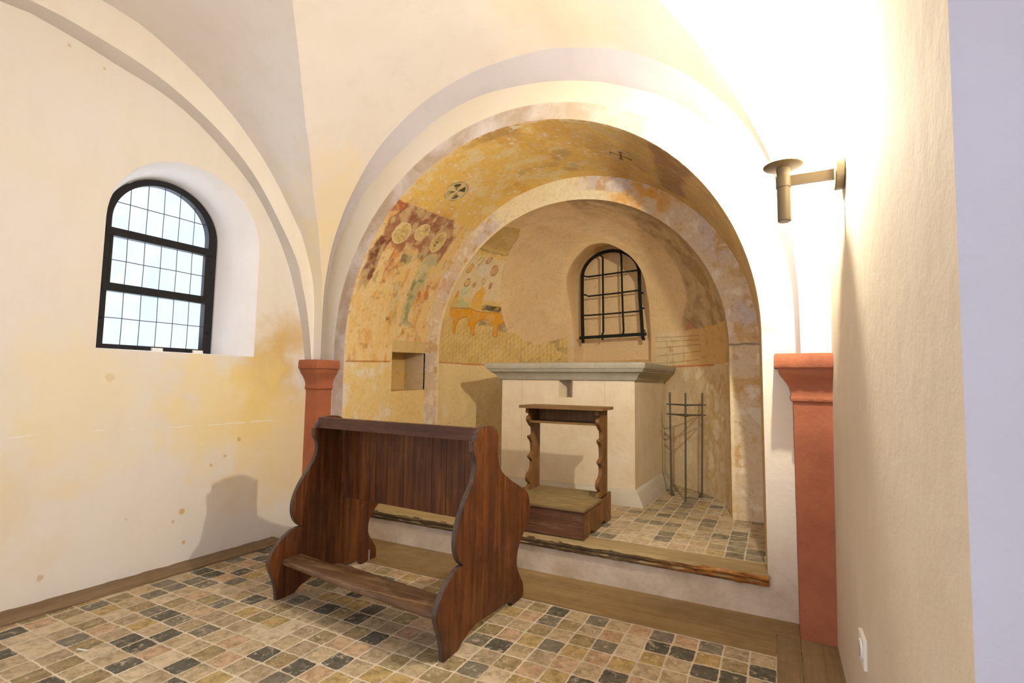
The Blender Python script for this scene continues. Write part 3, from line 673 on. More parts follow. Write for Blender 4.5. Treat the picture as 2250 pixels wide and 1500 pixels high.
def paint_barrel(y, s):
    C = np.zeros(y.shape+(3,)); base = lin(232, 190, 98)
    n1 = fbm(y, s, 3.2, 5, 1, sx=0.7, sy_=1.4); n2 = fbm(y, s, 9, 5, 2); n3 = fbm(y, s, 26, 4, 3); n4 = fbm(y, s, 14, 5, 4, sx=2.4, sy_=0.6)
    C[:] = base
    C = mixc(C, lin(238, 212, 150), sst(0.52, 0.68, n2)*0.7)
    C = mixc(C, lin(212, 158, 66), sst(0.48, 0.68, n1)*0.7)
    C = mixc(C, lin(168, 130, 74), sst(0.55, 0.75, fbm(y, s, 6, 6, 4, sx=1.0, sy_=0.8))*0.6)
    C = mixc(C, lin(240, 226, 190), sst(0.66, 0.74, n3)*0.7)
    # right flank darker, brown-violet tone
    right = sst(3.7, 4.6, s+0.25*(n1-0.5))
    C = mixc(C, lin(180, 148, 100), right*0.6*sst(0.3, 0.7, n2))
    C = mixc(C, lin(184, 152, 104), right*0.45)
    w = (n2-0.5)*0.05; w3 = (n3-0.5)*0.03
    db = softpoly(y+w, s+w3, FJ['darkband'], 0.02)
    C = mixc(C, lin(150, 108, 78), db*0.7*sst(0.2, 0.6, n2+0.15))
    low = s > ST-0.5
    C = mixc(C, lin(198, 160, 104), low*0.5)
    # left jamb fresco field
    J = (s < 2.72) & (s > 1.30) 
    jam = J*sst(2.70, 2.66, s - (y-2.9)*0.02)
    C = mixc(C, lin(234, 194, 116), jam*1.0)
    C = mixc(C, lin(240, 208, 140), jam*sst(0.45, 0.62, n4)*0.8)
    C = mixc(C, lin(216, 154, 78), jam*sst(0.54, 0.70, fbm(y, s, 7, 5, 7, sx=2.5, sy_=0.7))*0.75)
    yw_, sw_ = y+(fbm(y, s, 30, 3, 8)-0.5)*0.035, s+(fbm(y, s, 30, 3, 9)-0.5)*0.045
    tex = sst(0.34, 0.56, fbm(y, s, 22, 5, 12)); tex2 = sst(0.40, 0.56, fbm(y, s, 34, 4, 13, sx=1.6, sy_=0.6))
    def P_(key, col, amt, t=tex, jit=1.0):
        nonlocal C
        C = mixc(C, col, softpoly(y+(yw_-y)*jit, s+(sw_-s)*jit, FJ[key], 0.009)*amt*np.clip(0.35+0.65*t, 0, 1))
    P_('redbg', lin(176, 118, 80), 0.9, tex+0.6, 0.35); P_('redbg', lin(128, 72, 50), 0.75, tex2*sst(2.30, 2.62, s), 0.35)
    P_('redcorner', lin(196, 96, 38), 0.95, tex, 0.4)
    P_('robe1', lin(236, 208, 140), 0.9); P_('wing', lin(138, 78, 48), 1.0); P_('wing', lin(98, 54, 36), 0.55, tex2)
    P_('orange1', lin(204, 118, 56), 0.85, tex2); P_('tan', lin(212, 168, 96), 0.9); P_('grey', lin(132, 112, 76), 0.95)
    P_('teal', lin(186, 178, 128), 0.95, tex+0.3); P_('green', lin(160, 154, 104), 1.0, tex+0.3); P_('green', lin(134, 142, 92), 0.6, tex2)
    P_('greenl', lin(192, 172, 112), 0.8); P_('orange2', lin(205, 116, 48), 0.85); P_('orange3', lin(188, 112, 42), 0.9)
    P_('foot', lin(206, 140, 36), 1.0, tex+0.4, 0.4); P_('foot2', lin(190, 126, 48), 0.8); P_('brownspot', lin(128, 72, 40), 0.8)
    for hy, hs, ra, rb_, tl in ((3.172, 2.425, 0.092, 0.098, 0), (3.39, 2.495, 0.082, 0.082, 0), (3.655, 2.465, 0.082, 0.105, 0)):
        d = np.sqrt(((y-hy)/ra)**2+((s-hs)/rb_)**2)
        C = mixc(C, lin(222, 192, 116), (d < 1)*(0.75+0.25*tex)); C = mixc(C, lin(180, 150, 84), (d < 0.9)*sst(0.5, 0.62, n3)*0.6)
        C = mixc(C, lin(238, 216, 160), (np.abs(d-0.97) < 0.05)*0.8); C = mixc(C, lin(112, 84, 50), (d < 0.55)*sst(0.58, 0.68, fbm(y, s, 45, 3, 21))*0.9)
    smear = sst(0.45, 0.60, fbm(y, s, 16, 5, 61, sx=1.2, sy_=0.8)); C = mixc(C, lin(232, 202, 140), jam*smear*0.5)
    C = mixc(C, lin(150, 92, 52), jam*sst(0.62, 0.72, fbm(y, s, 20, 5, 62))*0.45)
    # lower border line, plain field beneath, pink-white worn patches
    ln = (np.abs(s-(1.303+0.01*(y-3.0))) < 0.0065)*(y < 3.47)
    below = sst(1.302, 1.297, s)
    C = mixc(C, lin(238, 208, 138), below*0.85); C = mixc(C, lin(246, 230, 200), below*sst(0.52, 0.66, n2)*0.8); C = mixc(C, lin(226, 184, 96), below*sst(0.55, 0.7, n3)*0.5)
    plain = ((y > 3.49)*(s < 1.06)*(s > 0.6)); C = mixc(C, lin(234, 200, 124), plain*0.9)
    C = mixc(C, lin(182, 112, 52), sst(0.0095, 0.0045, np.abs(s-(1.303+0.01*(y-3.0))))*(y < 3.47)*0.85)
    # edges of the patched corner beside the niche
    C = mixc(C, lin(208, 176, 112), ((y > 3.50)*(s < 1.50)*(s > 1.392))*0.8)
    # medallion with a cross, small cross on the other flank
    cy_, cs_ = 3.36, 2.957; u, v = (y-cy_)*0.96-(s-cs_)*0.28, (s-cs_)*0.96+(y-cy_)*0.28
    d = np.hypot(u/0.115, v/0.105)
    C = mixc(C, lin(214, 190, 128), (d < 1)*0.85); C = mixc(C, lin(120, 96, 54), (np.abs(d-0.98) < 0.07)*0.6*sst(0.4, 0.6, n3))
    aa = np.arctan2(v, u); pet = np.abs(np.cos(2*(aa+0.5)))
    C = mixc(C, lin(72, 62, 26), ((d < 0.80)*(d > 0.12)*(pet > 0.62+0.2*(1-d)))*(0.35+0.65*tex))
    u, v = (y-3.45), (s-4.353)*1.0
    a1, a2 = math.radians(72), math.radians(-12)
    for a_, L_ in ((a1, 0.088), (a2, 0.085)):
        p_ = u*math.cos(a_)+v*math.sin(a_); q_ = -u*math.sin(a_)+v*math.cos(a_)
        C = mixc(C, lin(92, 60, 26), ((np.abs(p_) < L_)*(np.abs(q_) < 0.008+0.014*(np.abs(p_)/L_)**3))*0.85)
    # plaster white worn specks by the arris
    e = sst(0.05, 0.0, y-YW); C = mixc(C, lin(244, 222, 180), e*sst(0.45, 0.6, n3)*0.7)
    return C
C = lift(paint_barrel(YY, SS), 1.05)
yc_, sc_ = (YY[:-1, :-1]+YY[1:, 1:])/2, (SS[:-1, :-1]+SS[1:, 1:])/2
keep = ~((yc_ > 3.495) & (sc_ > 1.05) & (sc_ < 1.392))
P = np.stack([X, YY, Z], -1)
grid_obj('wall_niche_arch', P, M_FRESCO, mask=keep, color=C, kind='structure')
# cupboard niche cut into the left jamb (its back side shares the plane of the inner face)
def simple_painted(name, quads, col, mat=M_FRESCO):
    vs, fs = [], []
    for q in quads: fs.append(tuple(range(len(vs), len(vs)+4))); vs += q
    o = pyobj(name, vs, fs, mat, kind='structure')
    a = o.data.color_attributes.new('paint', 'FLOAT_COLOR', 'POINT')
    cc = np.ones((len(vs), 4), np.float32)
    for i in range(len(quads)): cc[i*4:i*4+4, :3] = col[i]
    a.data.foreach_set('color', cc.reshape(-1)); return o
def jx(y): f_ = (y-YW)/(Y2-YW); return -3.0-0.022*f_+0.001
def jz(y, s_): f_ = (y-YW)/(Y2-YW); return ZB+(s_-ZB)*((ZS*(1-f_)+1.455*f_)-ZB)/(ZS-ZB)
xb, ya, yb = -3.27, 3.4951, 3.985
A0, A1, B0, B1 = (jx(ya), ya, jz(ya, 1.05)), (jx(ya), ya, jz(ya, 1.392)), (jx(yb), yb, jz(yb, 1.05)), (jx(yb), yb, jz(yb, 1.392))
bk_ = lambda p, dz=0.0: (xb, p[1], p[2]+dz)
simple_painted('wall_niche_recess', [
    [bk_(A0), bk_(B0), bk_(B1), bk_(A1)], [B0, bk_(B0), bk_(B1), B1], [A0, bk_(A0), bk_(A1), A1], [A1, B1, bk_(B1), bk_(A1)], [A0, B0, bk_(B0), bk_(A0)]],
    [lin(226, 186, 108), lin(208, 178, 128), lin(208, 178, 128), lin(196, 160, 100), lin(226, 190, 120)])

# ---- inner face between great arch and apse opening, y = 3.985
na = 900; nr = 36
tt = np.linspace(0, 1, na)
def path_resampled(pts): return resample(pts, na)
OT = path_resampled(arch_path(-3.035, -0.085, 1.455, -1.56, 1.475, 0.16))
IS = path_resampled(arch_path(-2.856, -0.296, 1.44, -1.576, 1.28, 0.16))
vv = np.linspace(0, 1, nr)[:, None, None]
XY = IS[None]*(1-vv)+OT[None]*vv
def paint_inner(x, z, v, t):
    C = np.zeros(x.shape+(3,)); C[:] = lin(214, 186, 142)
    n1 = fbm(x, z, 3.5, 5, 31); n2 = fbm(x, z, 10, 5, 32); n3 = fbm(x, z, 30, 4, 33)
    C = mixc(C, lin(204, 186, 170), sst(0.42, 0.60, n1)*0.85)
    C = mixc(C, lin(196, 146, 70), sst(0.52, 0.68, n2)*0.7)
    C = mixc(C, lin(232, 214, 180), sst(0.56, 0.70, fbm(x, z, 14, 5, 34))*0.7)
    a = np.arctan2(z-1.44, -(x+1.576))
    plain = sst(1.02, 1.10, a+(n2-0.5)*0.08)*sst(1.66, 1.60, a+(n3-0.5)*0.06)*(z > 1.44)
    C = mixc(C, lin(244, 224, 172), plain*0.9)
    pl2 = sst(1.5, 1.55, a)*sst(2.05, 1.95, a)*sst(0.42, 0.30, v)*(z > 1.44); C = mixc(C, lin(244, 224, 172), pl2*0.85)
    edge = sst(0.16, 0.06, v)*(a < 1.3); C = mixc(C, lin(238, 214, 158), edge*0.7)
    org = sst(1.80, 1.95, a)*sst(2.35, 2.15, a)*(z > 1.44); C = mixc(C, lin(214, 154, 60), org*sst(0.42, 0.60, n2)*0.85)
    ro = ((x > -0.6)*1.0)*sst(1.35, 1.0, z); C = mixc(C, lin(206, 168, 84), ro*sst(0.5, 0.62, n1+0.05)*0.7)
    C = mixc(C, lin(150, 118, 84), sst(0.66, 0.80, n3)*0.4)
    jn = sst(0.011, 0.003, np.abs(z-1.452-(n3-0.5)*0.02))*(x > -1); C = mixc(C, lin(110, 88, 62), jn*0.8)
    return C
xx, zz = XY[..., 0], XY[..., 1]
C = lift(paint_inner(xx, zz, np.broadcast_to(vv[..., 0], xx.shape), np.broadcast_to(tt[None], xx.shape)), 1.06)
grid_obj('wall_inner_arch', np.stack([xx, np.full_like(xx, Y2), zz], -1), M_FRESCO, color=C, kind='structure')

# ---- apse: half cylinder and quarter dome
CX, CY_, CZ, RA = -1.576, 3.985, 1.44, 1.28
aarc = np.concatenate([np.arange(0, 1.6, 0.0055), np.arange(1.6, 2.5, 0.010), np.arange(2.5, PI*RA-0.004, 0.0075), [PI*RA]])
sarc = np.concatenate([np.arange(0.16, 1.28, 0.014), np.arange(1.28, 2.9, 0.0055), np.arange(2.9, CZ+PI/2*RA-0.02, 0.0105), [CZ+PI/2*RA-0.0005]])
AA, SA = np.meshgrid(aarc, sarc, indexing='ij')
th = AA/RA; ph = np.clip((SA-CZ)/RA, 0, PI/2)
XN, YN, ZN = RA*np.cos(th)*np.cos(ph), RA*np.sin(th)*np.cos(ph), np.where(SA < CZ, SA-CZ, RA*np.sin(ph))
lump = (fbm3(XN, YN, ZN, 2.6, 4, 41)-0.5)*0.045*sst(0, 0.15, YN)
rr_ = RA + lump
X = CX - rr_*np.cos(th)*np.cos(ph); Y = CY_ + rr_*np.sin(th)*np.cos(ph); Z = np.where(SA < CZ, SA, CZ+rr_*np.sin(ph))
# window niche: push the wall back inside an arched outline
def arch_sd(x, z, xc, hw, z0, zs):
    top = np.hypot(x-xc, (z-zs))-hw
    side = np.maximum(np.abs(x-xc)-hw, z0-z)
    return np.where(z > zs, top, side)
sd = arch_sd(X, Z, -1.512+0.02*(fbm(AA, SA, 4, 2, 43)-0.5), 0.380, 1.40, 2.105)
marg = 0.062-0.036*sst(-1.80, -1.35, X)*1.0; marg = np.minimum(marg, 0.062-0.032*sst(2.15, 2.45, Z))
wgt = sst(marg, -0.02, sd)
Yb = 5.335; Y = Y*(1-wgt)+np.maximum(Yb, Y)*wgt
Z = Z + wgt*0.20*sst(1.85, 2.35, Z)*sst(0.42, 0.25, np.abs(X+1.545)*0.6)
def paint_apse(a, s):
    C = np.zeros(a.shape+(3,)); n1 = fbm3(XN, YN, ZN, 2.2, 5, 51); n2 = fbm3(XN, YN, ZN, 8, 5, 52); n3 = fbm3(XN, YN, ZN, 26, 4, 53)
    C[:] = lin(222, 188, 130)
    C = mixc(C, lin(204, 168, 112), sst(0.45, 0.65, n1)*0.5); C = mixc(C, lin(196, 158, 108), sst(2.2, 3.0, s)*0.6)
    # right flank of the dome: dark brown, old paint below the curved plaster edge
    bx = np.array([p[0] for p in FA['bnd']][::-1]); bs = np.array([p[1] for p in FA['bnd']][::-1])
    o = np.argsort(bs[3:]); edge = np.interp(s, bs[3:][o], bx[3:][o])
    right = sst(-0.02, 0.05, a-edge+(n3-0.5)*0.03)*(s > 1.66)
    lowR = ((a > 2.53)*(s > 1.33)*(s <= 1.66))*1.0
    C = mixc(C, lin(178, 146, 98), right*0.75); C = mixc(C, lin(136, 106, 68), right*sst(0.42, 0.66, n2)*0.65); C = mixc(C, lin(204, 172, 118), right*sst(0.52, 0.66, fbm3(XN, YN, ZN, 13, 4, 58))*0.6)
    C = mixc(C, lin(232, 206, 150), lowR*0.85); C = mixc(C, lin(200, 152, 74), lowR*sst(2.75, 3.05, a+(n2-0.5)*0.4)*0.8); C = mixc(C, lin(174, 130, 70), (right+lowR)*sst(0.60, 0.72, n2)*0.6)
    top = sst(2.95, 3.25, s)*sst(1.9, 2.6, a); C = mixc(C, lin(150, 118, 80), top*sst(0.3, 0.6, n2)*0.7)
    C = mixc(C, lin(170, 140, 100), sst(3.55, 4.0, a)*0.75)
    # incised grid, right
    for k in range(5):
        sl = 1.385+0.058*k+0.02*np.sin(a*2+k); C = mixc(C, lin(150, 112, 62), sst(0.0065, 0.0015, np.abs(s-sl))*lowR*(a < 3.12)*0.7)
    g = np.abs(((a-2.53)/0.072) % 1-0.5) > 0.47; C = mixc(C, lin(168, 130, 78), g*lowR*(a < 2.92)*(s < 1.6)*0.55)
    # ---- painted remnant on the left
    aw, sw = a+(fbm(a, s, 22, 3, 54)-0.5)*0.03, s+(fbm(a, s, 22, 3, 55)-0.5)*0.03
    oldp = [(-0.2, 2.9)]+[tuple(p) for p in FA['old']]+[(1.566, 1.30), (-0.2, 1.30)]
    old = inpoly(aw, sw, oldp)*1.0
    tex = sst(0.36, 0.58, fbm(a, s, 24, 5, 56)); tex2 = sst(0.42, 0.56, fbm(a, s, 40, 4, 57, sx=1.5, sy_=0.6))
    C = mixc(C, lin(226, 190, 110), old); C = mixc(C, lin(198, 158, 78), old*sst(0.45, 0.62, n2)*0.6)
    C = mixc(C, lin(172, 138, 76), old*sst(2.50, 2.62, s)*0.85)
    C = mixc(C, lin(232, 206, 156), old*sst(1.98, 2.05, s)*sst(2.5, 2.42, s)*0.75*(a < 0.74))
    C = mixc(C, lin(150, 120, 72), old*(np.abs(s-2.53+(n3-0.5)*0.05) < 0.012)*0.6)
    hat = old*sst(1.82, 1.66, s)
    C = mixc(C, lin(204, 168, 96), hat*0.5)
    C = mixc(C, lin(150, 122, 66), hat*(np.abs((a/0.042+(n3-0.5)*0.3) % 1-0.5) > 0.455)*0.6)
    C = mixc(C, lin(150, 122, 66), hat*(np.abs(((a*0.8-s)/0.06+(n3-0.5)*0.3) % 1-0.5) > 0.455)*0.5)
    C = mixc(C, lin(164, 132, 78), hat*sst(0.9, 1.3, a)*sst(0.45, 0.6, n2)*0.6)
    def P_(key, col, amt, t=1.0, jit=0.35):
        nonlocal C
        C = mixc(C, col, softpoly(a+(aw-a)*jit, s+(sw-s)*jit, FA[key], 0.005)*amt*np.clip(0.4+0.6*t, 0, 1)*old)
    P_('white', lin(228, 208, 168), 0.9); P_('green2', lin(196, 190, 140), 0.9, tex); P_('green', lin(186, 184, 124), 1.0, tex)
    P_('ydress', lin(222, 168, 60), 1.0, tex+0.4); P_('under1', lin(152, 126, 72), 0.9, tex+0.3); P_('under2', lin(164, 134, 78), 0.9, tex+0.3)
    P_('table', lin(226, 160, 34), 1.0, tex+0.5); P_('table', lin(206, 138, 24), 0.6, tex2); P_('dark', lin(98, 82, 48), 1.0, tex+0.3)
    for (ha, hs, rx, ry, col, rim) in ((0.094, 2.303, .042, .055, lin(216, 160, 72), lin(160, 100, 44)), (0.182, 2.411, .042, .05, lin(226, 198, 132), lin(150, 130, 90)), (0.331, 2.437, .045, .042, lin(206, 160, 112), lin(140, 104, 72)),
                                (0.504, 2.341, .058, .06, lin(202, 146, 88), lin(160, 104, 60)), (0.17, 2.16, .045, .045, lin(212, 168, 100), lin(158, 112, 60)), (0.415, 2.203, .028, .036, lin(216, 180, 120), lin(150, 108, 62)), (0.30, 2.15, .026, .026, lin(186, 138, 66), lin(150, 104, 50)), (0.54, 2.172, .018, .036, lin(176, 108, 66), lin(160, 90, 56)), (0.101, 2.025, .022, .035, lin(210, 136, 44), lin(190, 120, 40))):
        d = np.hypot((a-ha)/rx, (s-hs)/ry); C = mixc(C, col, (d < 1)*0.85*old); C = mixc(C, rim, (np.abs(d-0.92) < 0.16)*0.8*old*tex2)
    ol = (np.abs(inpoly(a+0.006, s-0.006, FA['table'])*1.0-inpoly(a-0.004, s+0.004, FA['table'])*1.0) > 0.5); C = mixc(C, lin(170, 92, 34), ol*old*0.7)
    # red border line and lower field
    low = (s < 1.33)*1.0
    C = mixc(C, lin(236, 206, 138), low*sst(1.8, 1.0, a)*0.9); C = mixc(C, lin(214, 186, 136), low*sst(1.8, 2.2, a)*0.85); C = mixc(C, lin(196, 150, 80), low*sst(2.9, 3.3, a)*sst(0.42, 0.6, n2)*0.7)
    C = mixc(C, lin(244, 228, 184), low*sst(0.56, 0.7, n2)*0.5)
    rl_ = (np.abs(s-1.338+0.012*(a/4)) < 0.0075)*((a < 1.0) | ((a > 2.70) & (a < 3.36))); C = mixc(C, lin(190, 104, 52), rl_*0.85)
    d = np.hypot((a-3.01)/0.035, (s-1.70)/0.03); C = mixc(C, lin(176, 92, 56), (d > 0.6)*(d < 1.15)*(tex2)*0.9*(s < 1.71))
    C = mixc(C, lin(196, 128, 76), sst(0.10, 0.03, np.hypot(a-2.99, s-1.71))*0.5*tex)
    # bare plaster of the window niche
    wn = sst(0.12, 0.06, sd); C = mixc(C, lin(222, 186, 128), wn)
    return C
C = lift(paint_apse(AA, SA), 1.15)
grid_obj('wall_apse_niche', np.stack([X, Y, Z], -1), M_FRESCO_APSE, color=C, kind='structure')

# ---- right wall, its return toward the viewer's right, rear of the room
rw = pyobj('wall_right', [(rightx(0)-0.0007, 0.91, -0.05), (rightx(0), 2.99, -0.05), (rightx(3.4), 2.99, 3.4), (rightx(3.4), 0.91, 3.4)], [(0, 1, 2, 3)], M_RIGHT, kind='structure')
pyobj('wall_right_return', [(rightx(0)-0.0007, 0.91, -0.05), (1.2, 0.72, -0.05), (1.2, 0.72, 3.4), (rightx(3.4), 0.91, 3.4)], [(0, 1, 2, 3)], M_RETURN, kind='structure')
pyobj('wall_side', [(1.2, -0.73, -0.05), (1.2, 0.73, -0.05), (1.2, 0.73, 3.4), (1.2, -0.73, 3.4)], [(0, 1, 2, 3)], M_REAR, kind='structure')
pyobj('ceiling_side', [(0.15, -0.75, 3.3), (1.3, -0.75, 3.3), (1.3, 1.0, 3.3), (0.15, 1.0, 3.3)], [(0, 1, 2, 3)], M_REAR, kind='structure')
fillpoly('wall_back', [[(-3.6, -0.05), (1.3, -0.05), (1.3, 3.45), (-3.6, 3.45)], [(-2.2, 0.02), (-0.1, 0.02), (-0.1, 2.4), (-2.2, 2.4)]], lambda a, b: (a, -0.72, b), M_REAR)  # opening added in the unseen rear wall for the fill lamp
pyobj('ceiling', [(-3.6, -0.9, 3.46), (1.4, -0.9, 3.46), (1.4, 3.1, 3.46), (-3.6, 3.1, 3.46)], [(0, 1, 2, 3)], M_REAR, kind='structure')

# ================================================================ WINDOW (left wall)
WO = -0.22
def wp(y, z, d=0.0): return Vector((wallx(y, WO+d), y, z))
def arch_outline(y0, y1, z0, zt, n=36):
    yc, r = (y0+y1)/2, (y1-y0)/2; zs_ = zt-r*0.98
    return [(y0, z0)] + [(yc-r*math.cos(PI*k/n), zs_+r*0.98*math.sin(PI*k/n)) for k in range(n+1)] + [(y1, z0)]
win = thing('window_1', tuple(wp(1.82, 1.312)), 'x', 'x'); del win['label']; del win['category']; win['kind'] = 'structure'
oo, ii = arch_outline(1.484, 2.152, 1.316, 2.420), arch_outline(1.528, 2.096, 1.348, 2.393-0.012)
bm = bmesh.new(); k = len(oo)
rows = [[bm.verts.new(wp(a, b, d)) for a, b in lp] for lp, d in ((oo, -0.03), (oo, 0.018), (ii, 0.018), (ii, -0.03))]
for r_ in range(4):
    A_, B_ = rows[r_], rows[(r_+1) % 4]
    for i in range(k): bm.faces.new([A_[i], A_[(i+1) % k], B_[(i+1) % k], B_[i]])
place(bm_obj('window_frame', bm, M_FRAME, bevel=0.0), win)
def wbar(name, y0, y1, z0, z1, d0=-0.02, d1=0.024, mat=M_FRAME):
    bm = bmesh.new(); add_hexa(bm, [wp(y0, z0, d0), wp(y1, z0, d0), wp(y1, z0, d1), wp(y0, z0, d1), wp(y0, z1, d0), wp(y1, z1, d0), wp(y1, z1, d1), wp(y0, z1, d1)])
    return place(bm_obj(name, bm, mat, bevel=0.003), win)
wbar('transom', 1.50, 2.13, 1.664, 1.713); wbar('transom', 1.50, 2.13, 1.998, 2.047)
wbar('casement_stile', 1.526, 1.541, 1.71, 2.0, -0.01, 0.02); wbar('casement_stile', 2.079, 2.097, 1.71, 2.0, -0.01, 0.02)
SEC = ((1.348, 1.664), (1.713, 1.998), (2.047, 2.39))
yc, ra = 1.812, 0.284; zsp = 2.381-0.98*0.284
def arch_z(y): return zsp+0.98*math.sqrt(max(0.0, ra*ra-(y-yc)**2))
for (z0, z1) in SEC:
    ncol = 6
    for c in range(1, ncol):
        y = 1.528+(2.096-1.528)*c/ncol; zt = min(z1, arch_z(y)+0.01) if z1 > 2.3 else z1
        bm = bmesh.new(); add_tube(bm, [wp(y, z0, 0.0), wp(y+0.001, (z0+zt)/2, 0.001), wp(y, zt, 0.0)], 0.0023, 6)
        place(bm_obj('lead_came', bm, M_LEAD, smooth=True), win)
    zm = (z0+z1)/2 if z1 < 2.3 else 2.212
    bm = bmesh.new(); add_tube(bm, [wp(1.53+(0.566)*k_/6, zm+0.001*math.sin(k_*2.1), 0.0) for k_ in range(7)], 0.0026, 6)
    place(bm_obj('saddle_bar', bm, M_LEAD, smooth=True), win)
fillpoly('window_pane', [arch_outline(1.50, 2.13, 1.33, 2.40)], lambda a, b: wp(a, b, -0.006), M_GLASS); pane = COL.objects['window_pane']; del pane['kind']; place(pane, win)
bm = bmesh.new()
for y, z in ((1.505, 1.86), (1.508, 1.50), (1.50, 2.20), (2.125, 1.88), (2.125, 1.46), (1.70, 1.332), (2.0, 1.332), (1.62, 2.030), (1.62, 1.690), (1.95, 1.69)):
    add_lathe(bm, [(0.006, 0.016), (0.0065, 0.022), (0.004, 0.026)], wp(y, z), 10, 'x')
place(bm_obj('frame_bolts', bm, M_FRAME, smooth=True), win)
for i, (y, w_) in enumerate(((1.782, 0.030), (2.030, 0.030))):
    bm = bmesh.new(); add_hexa(bm, [wp(y, 1.3165, 0.02), wp(y+w_*2, 1.3165, 0.02), wp(y+w_*2, 1.3165, 0.04), wp(y, 1.3165, 0.04), wp(y, 1.340, 0.02), wp(y+w_*2, 1.340, 0.02), wp(y+w_*2, 1.340, 0.038), wp(y, 1.340, 0.038)])
    o = bm_obj('sill_block', bm, M_WHITE, bevel=0.002)
    tag(o, ('small white block on the window sill, nearer the middle of the black frame', 'small white block on the window sill at the right corner of the black frame')[i], 'block', 'white blocks on the window sill')

# ================================================================ RED PILLARS
def pillar(root, x0, x1, y0, y1, side):
    """shaft and stepped capital; o grows outward on the free faces (side=+1 free on +x, -1 free on -x)"""
    def loop(o, z, extra=0.0):
        a0 = x0-(o if side < 0 else 0); a1 = x1+(o if side > 0 else 0)
        if side < 0: a1 = rightx(z)+0.01
        return [(a0, y0-o, z), (a1, y0-o, z), (a1, y1, z), (a0, y1, z)]
    bm = bmesh.new(); prev = None
    zs_ = [0.0]+[0.1*i for i in range(1, 11)]+[1.085]
    for z in zs_:
        L_ = [bm.verts.new(p) for p in loop(0.0006*math.sin(z*23), z)]
        if prev:
            for i in range(4): bm.faces.new([prev[i], prev[(i+1) % 4], L_[(i+1) % 4], L_[i]])
        prev = L_
    bmesh.ops.bevel(bm, geom=[e for e in bm.edges if len(e.link_faces) == 2 and e.calc_face_angle(0) > 1], offset=0.006, segments=2, affect='EDGES')
    place(bm_obj('shaft', bm, M_RED, smooth=True), root)
    prof = [(0.0, 1.078), (0.010, 1.084), (0.013, 1.094), (0.010, 1.103), (0.008, 1.112), (0.010, 1.130), (0.016, 1.150), (0.026, 1.170), (0.040, 1.190), (0.052, 1.205), (0.058, 1.218), (0.060, 1.234), (0.061, 1.239), (0.075, 1.2395), (0.078, 1.246), (0.078, 1.270), (0.077, 1.296), (0.071, 1.306)]
    bm = bmesh.new(); prev = None; NS = 10
    for o, z in prof:
        L4 = loop(o, z); ring = []
        for i in range(4):
            a, b = Vector(L4[i]), Vector(L4[(i+1) % 4])
            for k in range(NS):
                p = a.lerp(b, k/NS); j = 0.0022*math.sin(k*2.3+i*4+z*90)*(1 if z > 1.235 else 0.3)
                p.y += j; p.x += j*0.5 if (0 < k) else 0
                ring.append(bm.verts.new(p))
        if prev:
            n_ = len(ring)
            for i in range(n_): bm.faces.new([prev[i], prev[(i+1) % n_], ring[(i+1) % n_], ring[i]])
        else: bm.faces.new(ring[::-1])
        prev = ring
    bm.faces.new(prev)
    place(bm_obj('capital', bm, M_RED, smooth=True), root)
r = thing('pillar', (-3.18, 2.84, 0), 'red painted square pillar with moulded capital in the left corner behind the pew', 'pillar', 'red pillars carrying the wall arches')
pillar(r, -3.30, -3.119, 2.775, 2.955, +1)
r = thing('pillar', (0.14, 2.84, 0), 'red painted pillar with moulded capital against the right wall below the lamp', 'pillar', 'red pillars carrying the wall arches')
pillar(r, 0.071, 0.215, 2.755, 2.955, -1)

# ================================================================ STEP BEAM
bm = bmesh.new(); nx_ = 220; prev = None
for i in range(nx_+1):
    x = -3.0 + 2.945*i/nx_
    q = lambda s, a: a*(float(vnoise(x*s, a*300+s, 3.3))-0.5)*2
    wr_ = 1.0 if x > -0.95 else 0.45
    lo = 0.160+q(9, 0.007)*wr_+q(31, 0.005)*wr_
    pr = [(3.075, 0.155), (3.075, 0.2165), (2.935+q(6, .004), 0.2165), (2.915+q(12, .004), 0.2135+q(17, .002)), (2.905+q(14, .004), 0.205+q(23, .004)), (2.903+q(22, .006)*wr_, 0.193+q(30, .003)),
          (2.910+q(18, .008)*wr_, 0.183+q(25, .003)), (2.904+q(27, .006)*wr_, 0.173+q(35, .003)), (2.908+q(21, .005), lo), (2.93, lo-0.002)]
    ring = [bm.verts.new((x, a, b)) for a, b in pr]
    if prev:
        for k in range(len(ring)): bm.faces.new([prev[k], prev[(k+1) % len(ring)], ring[(k+1) % len(ring)], ring[k]])
    else: bm.faces.new(ring[::-1])
    prev = ring
bm.faces.new(prev)
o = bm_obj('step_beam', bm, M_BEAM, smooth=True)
tag(o, 'old weathered wooden beam edging the raised step, splintered and orange at its right end', 'beam')

# ================================================================ ALTAR
alt = thing('altar', (-1.59, 4.45, 0.214), 'plastered stone altar with a wide grey moulded top slab in the apse', 'altar')
bx0, bx1, byf, byb = -2.186, -0.995, 4.03, 5.05
hx0, hx1, hz0, hz1 = -1.640, -1.516, 1.037, 1.181
bm = bmesh.new(); V = lambda *p: bm.verts.new(p)
zb_, zt_ = 0.30, 1.181; bxr = -0.965
xs_ = [bx0, hx0, hx1, bx1]; zs3 = [zb_, hz0, hz1]
g = {(i, j): V(xs_[i], byf, zs3[j]) for i in range(4) for j in range(3)}
for i in range(3):
    for j in range(2):
        if (i, j) == (1, 1): continue
        bm.faces.new([g[i, j], g[i+1, j], g[i+1, j+1], g[i, j+1]])
BL, BR, TL, TR = V(bx0-0.02, byb, zb_), V(bxr, byb, zb_), V(bx0-0.02, byb, zt_), V(bxr, byb, zt_)
bm.faces.new([g[3, 0], BR, TR, g[3, 2], g[3, 1]]); bm.faces.new([BL, g[0, 0], g[0, 1], g[0, 2], TL]); bm.faces.new([BR, BL, TL, TR])
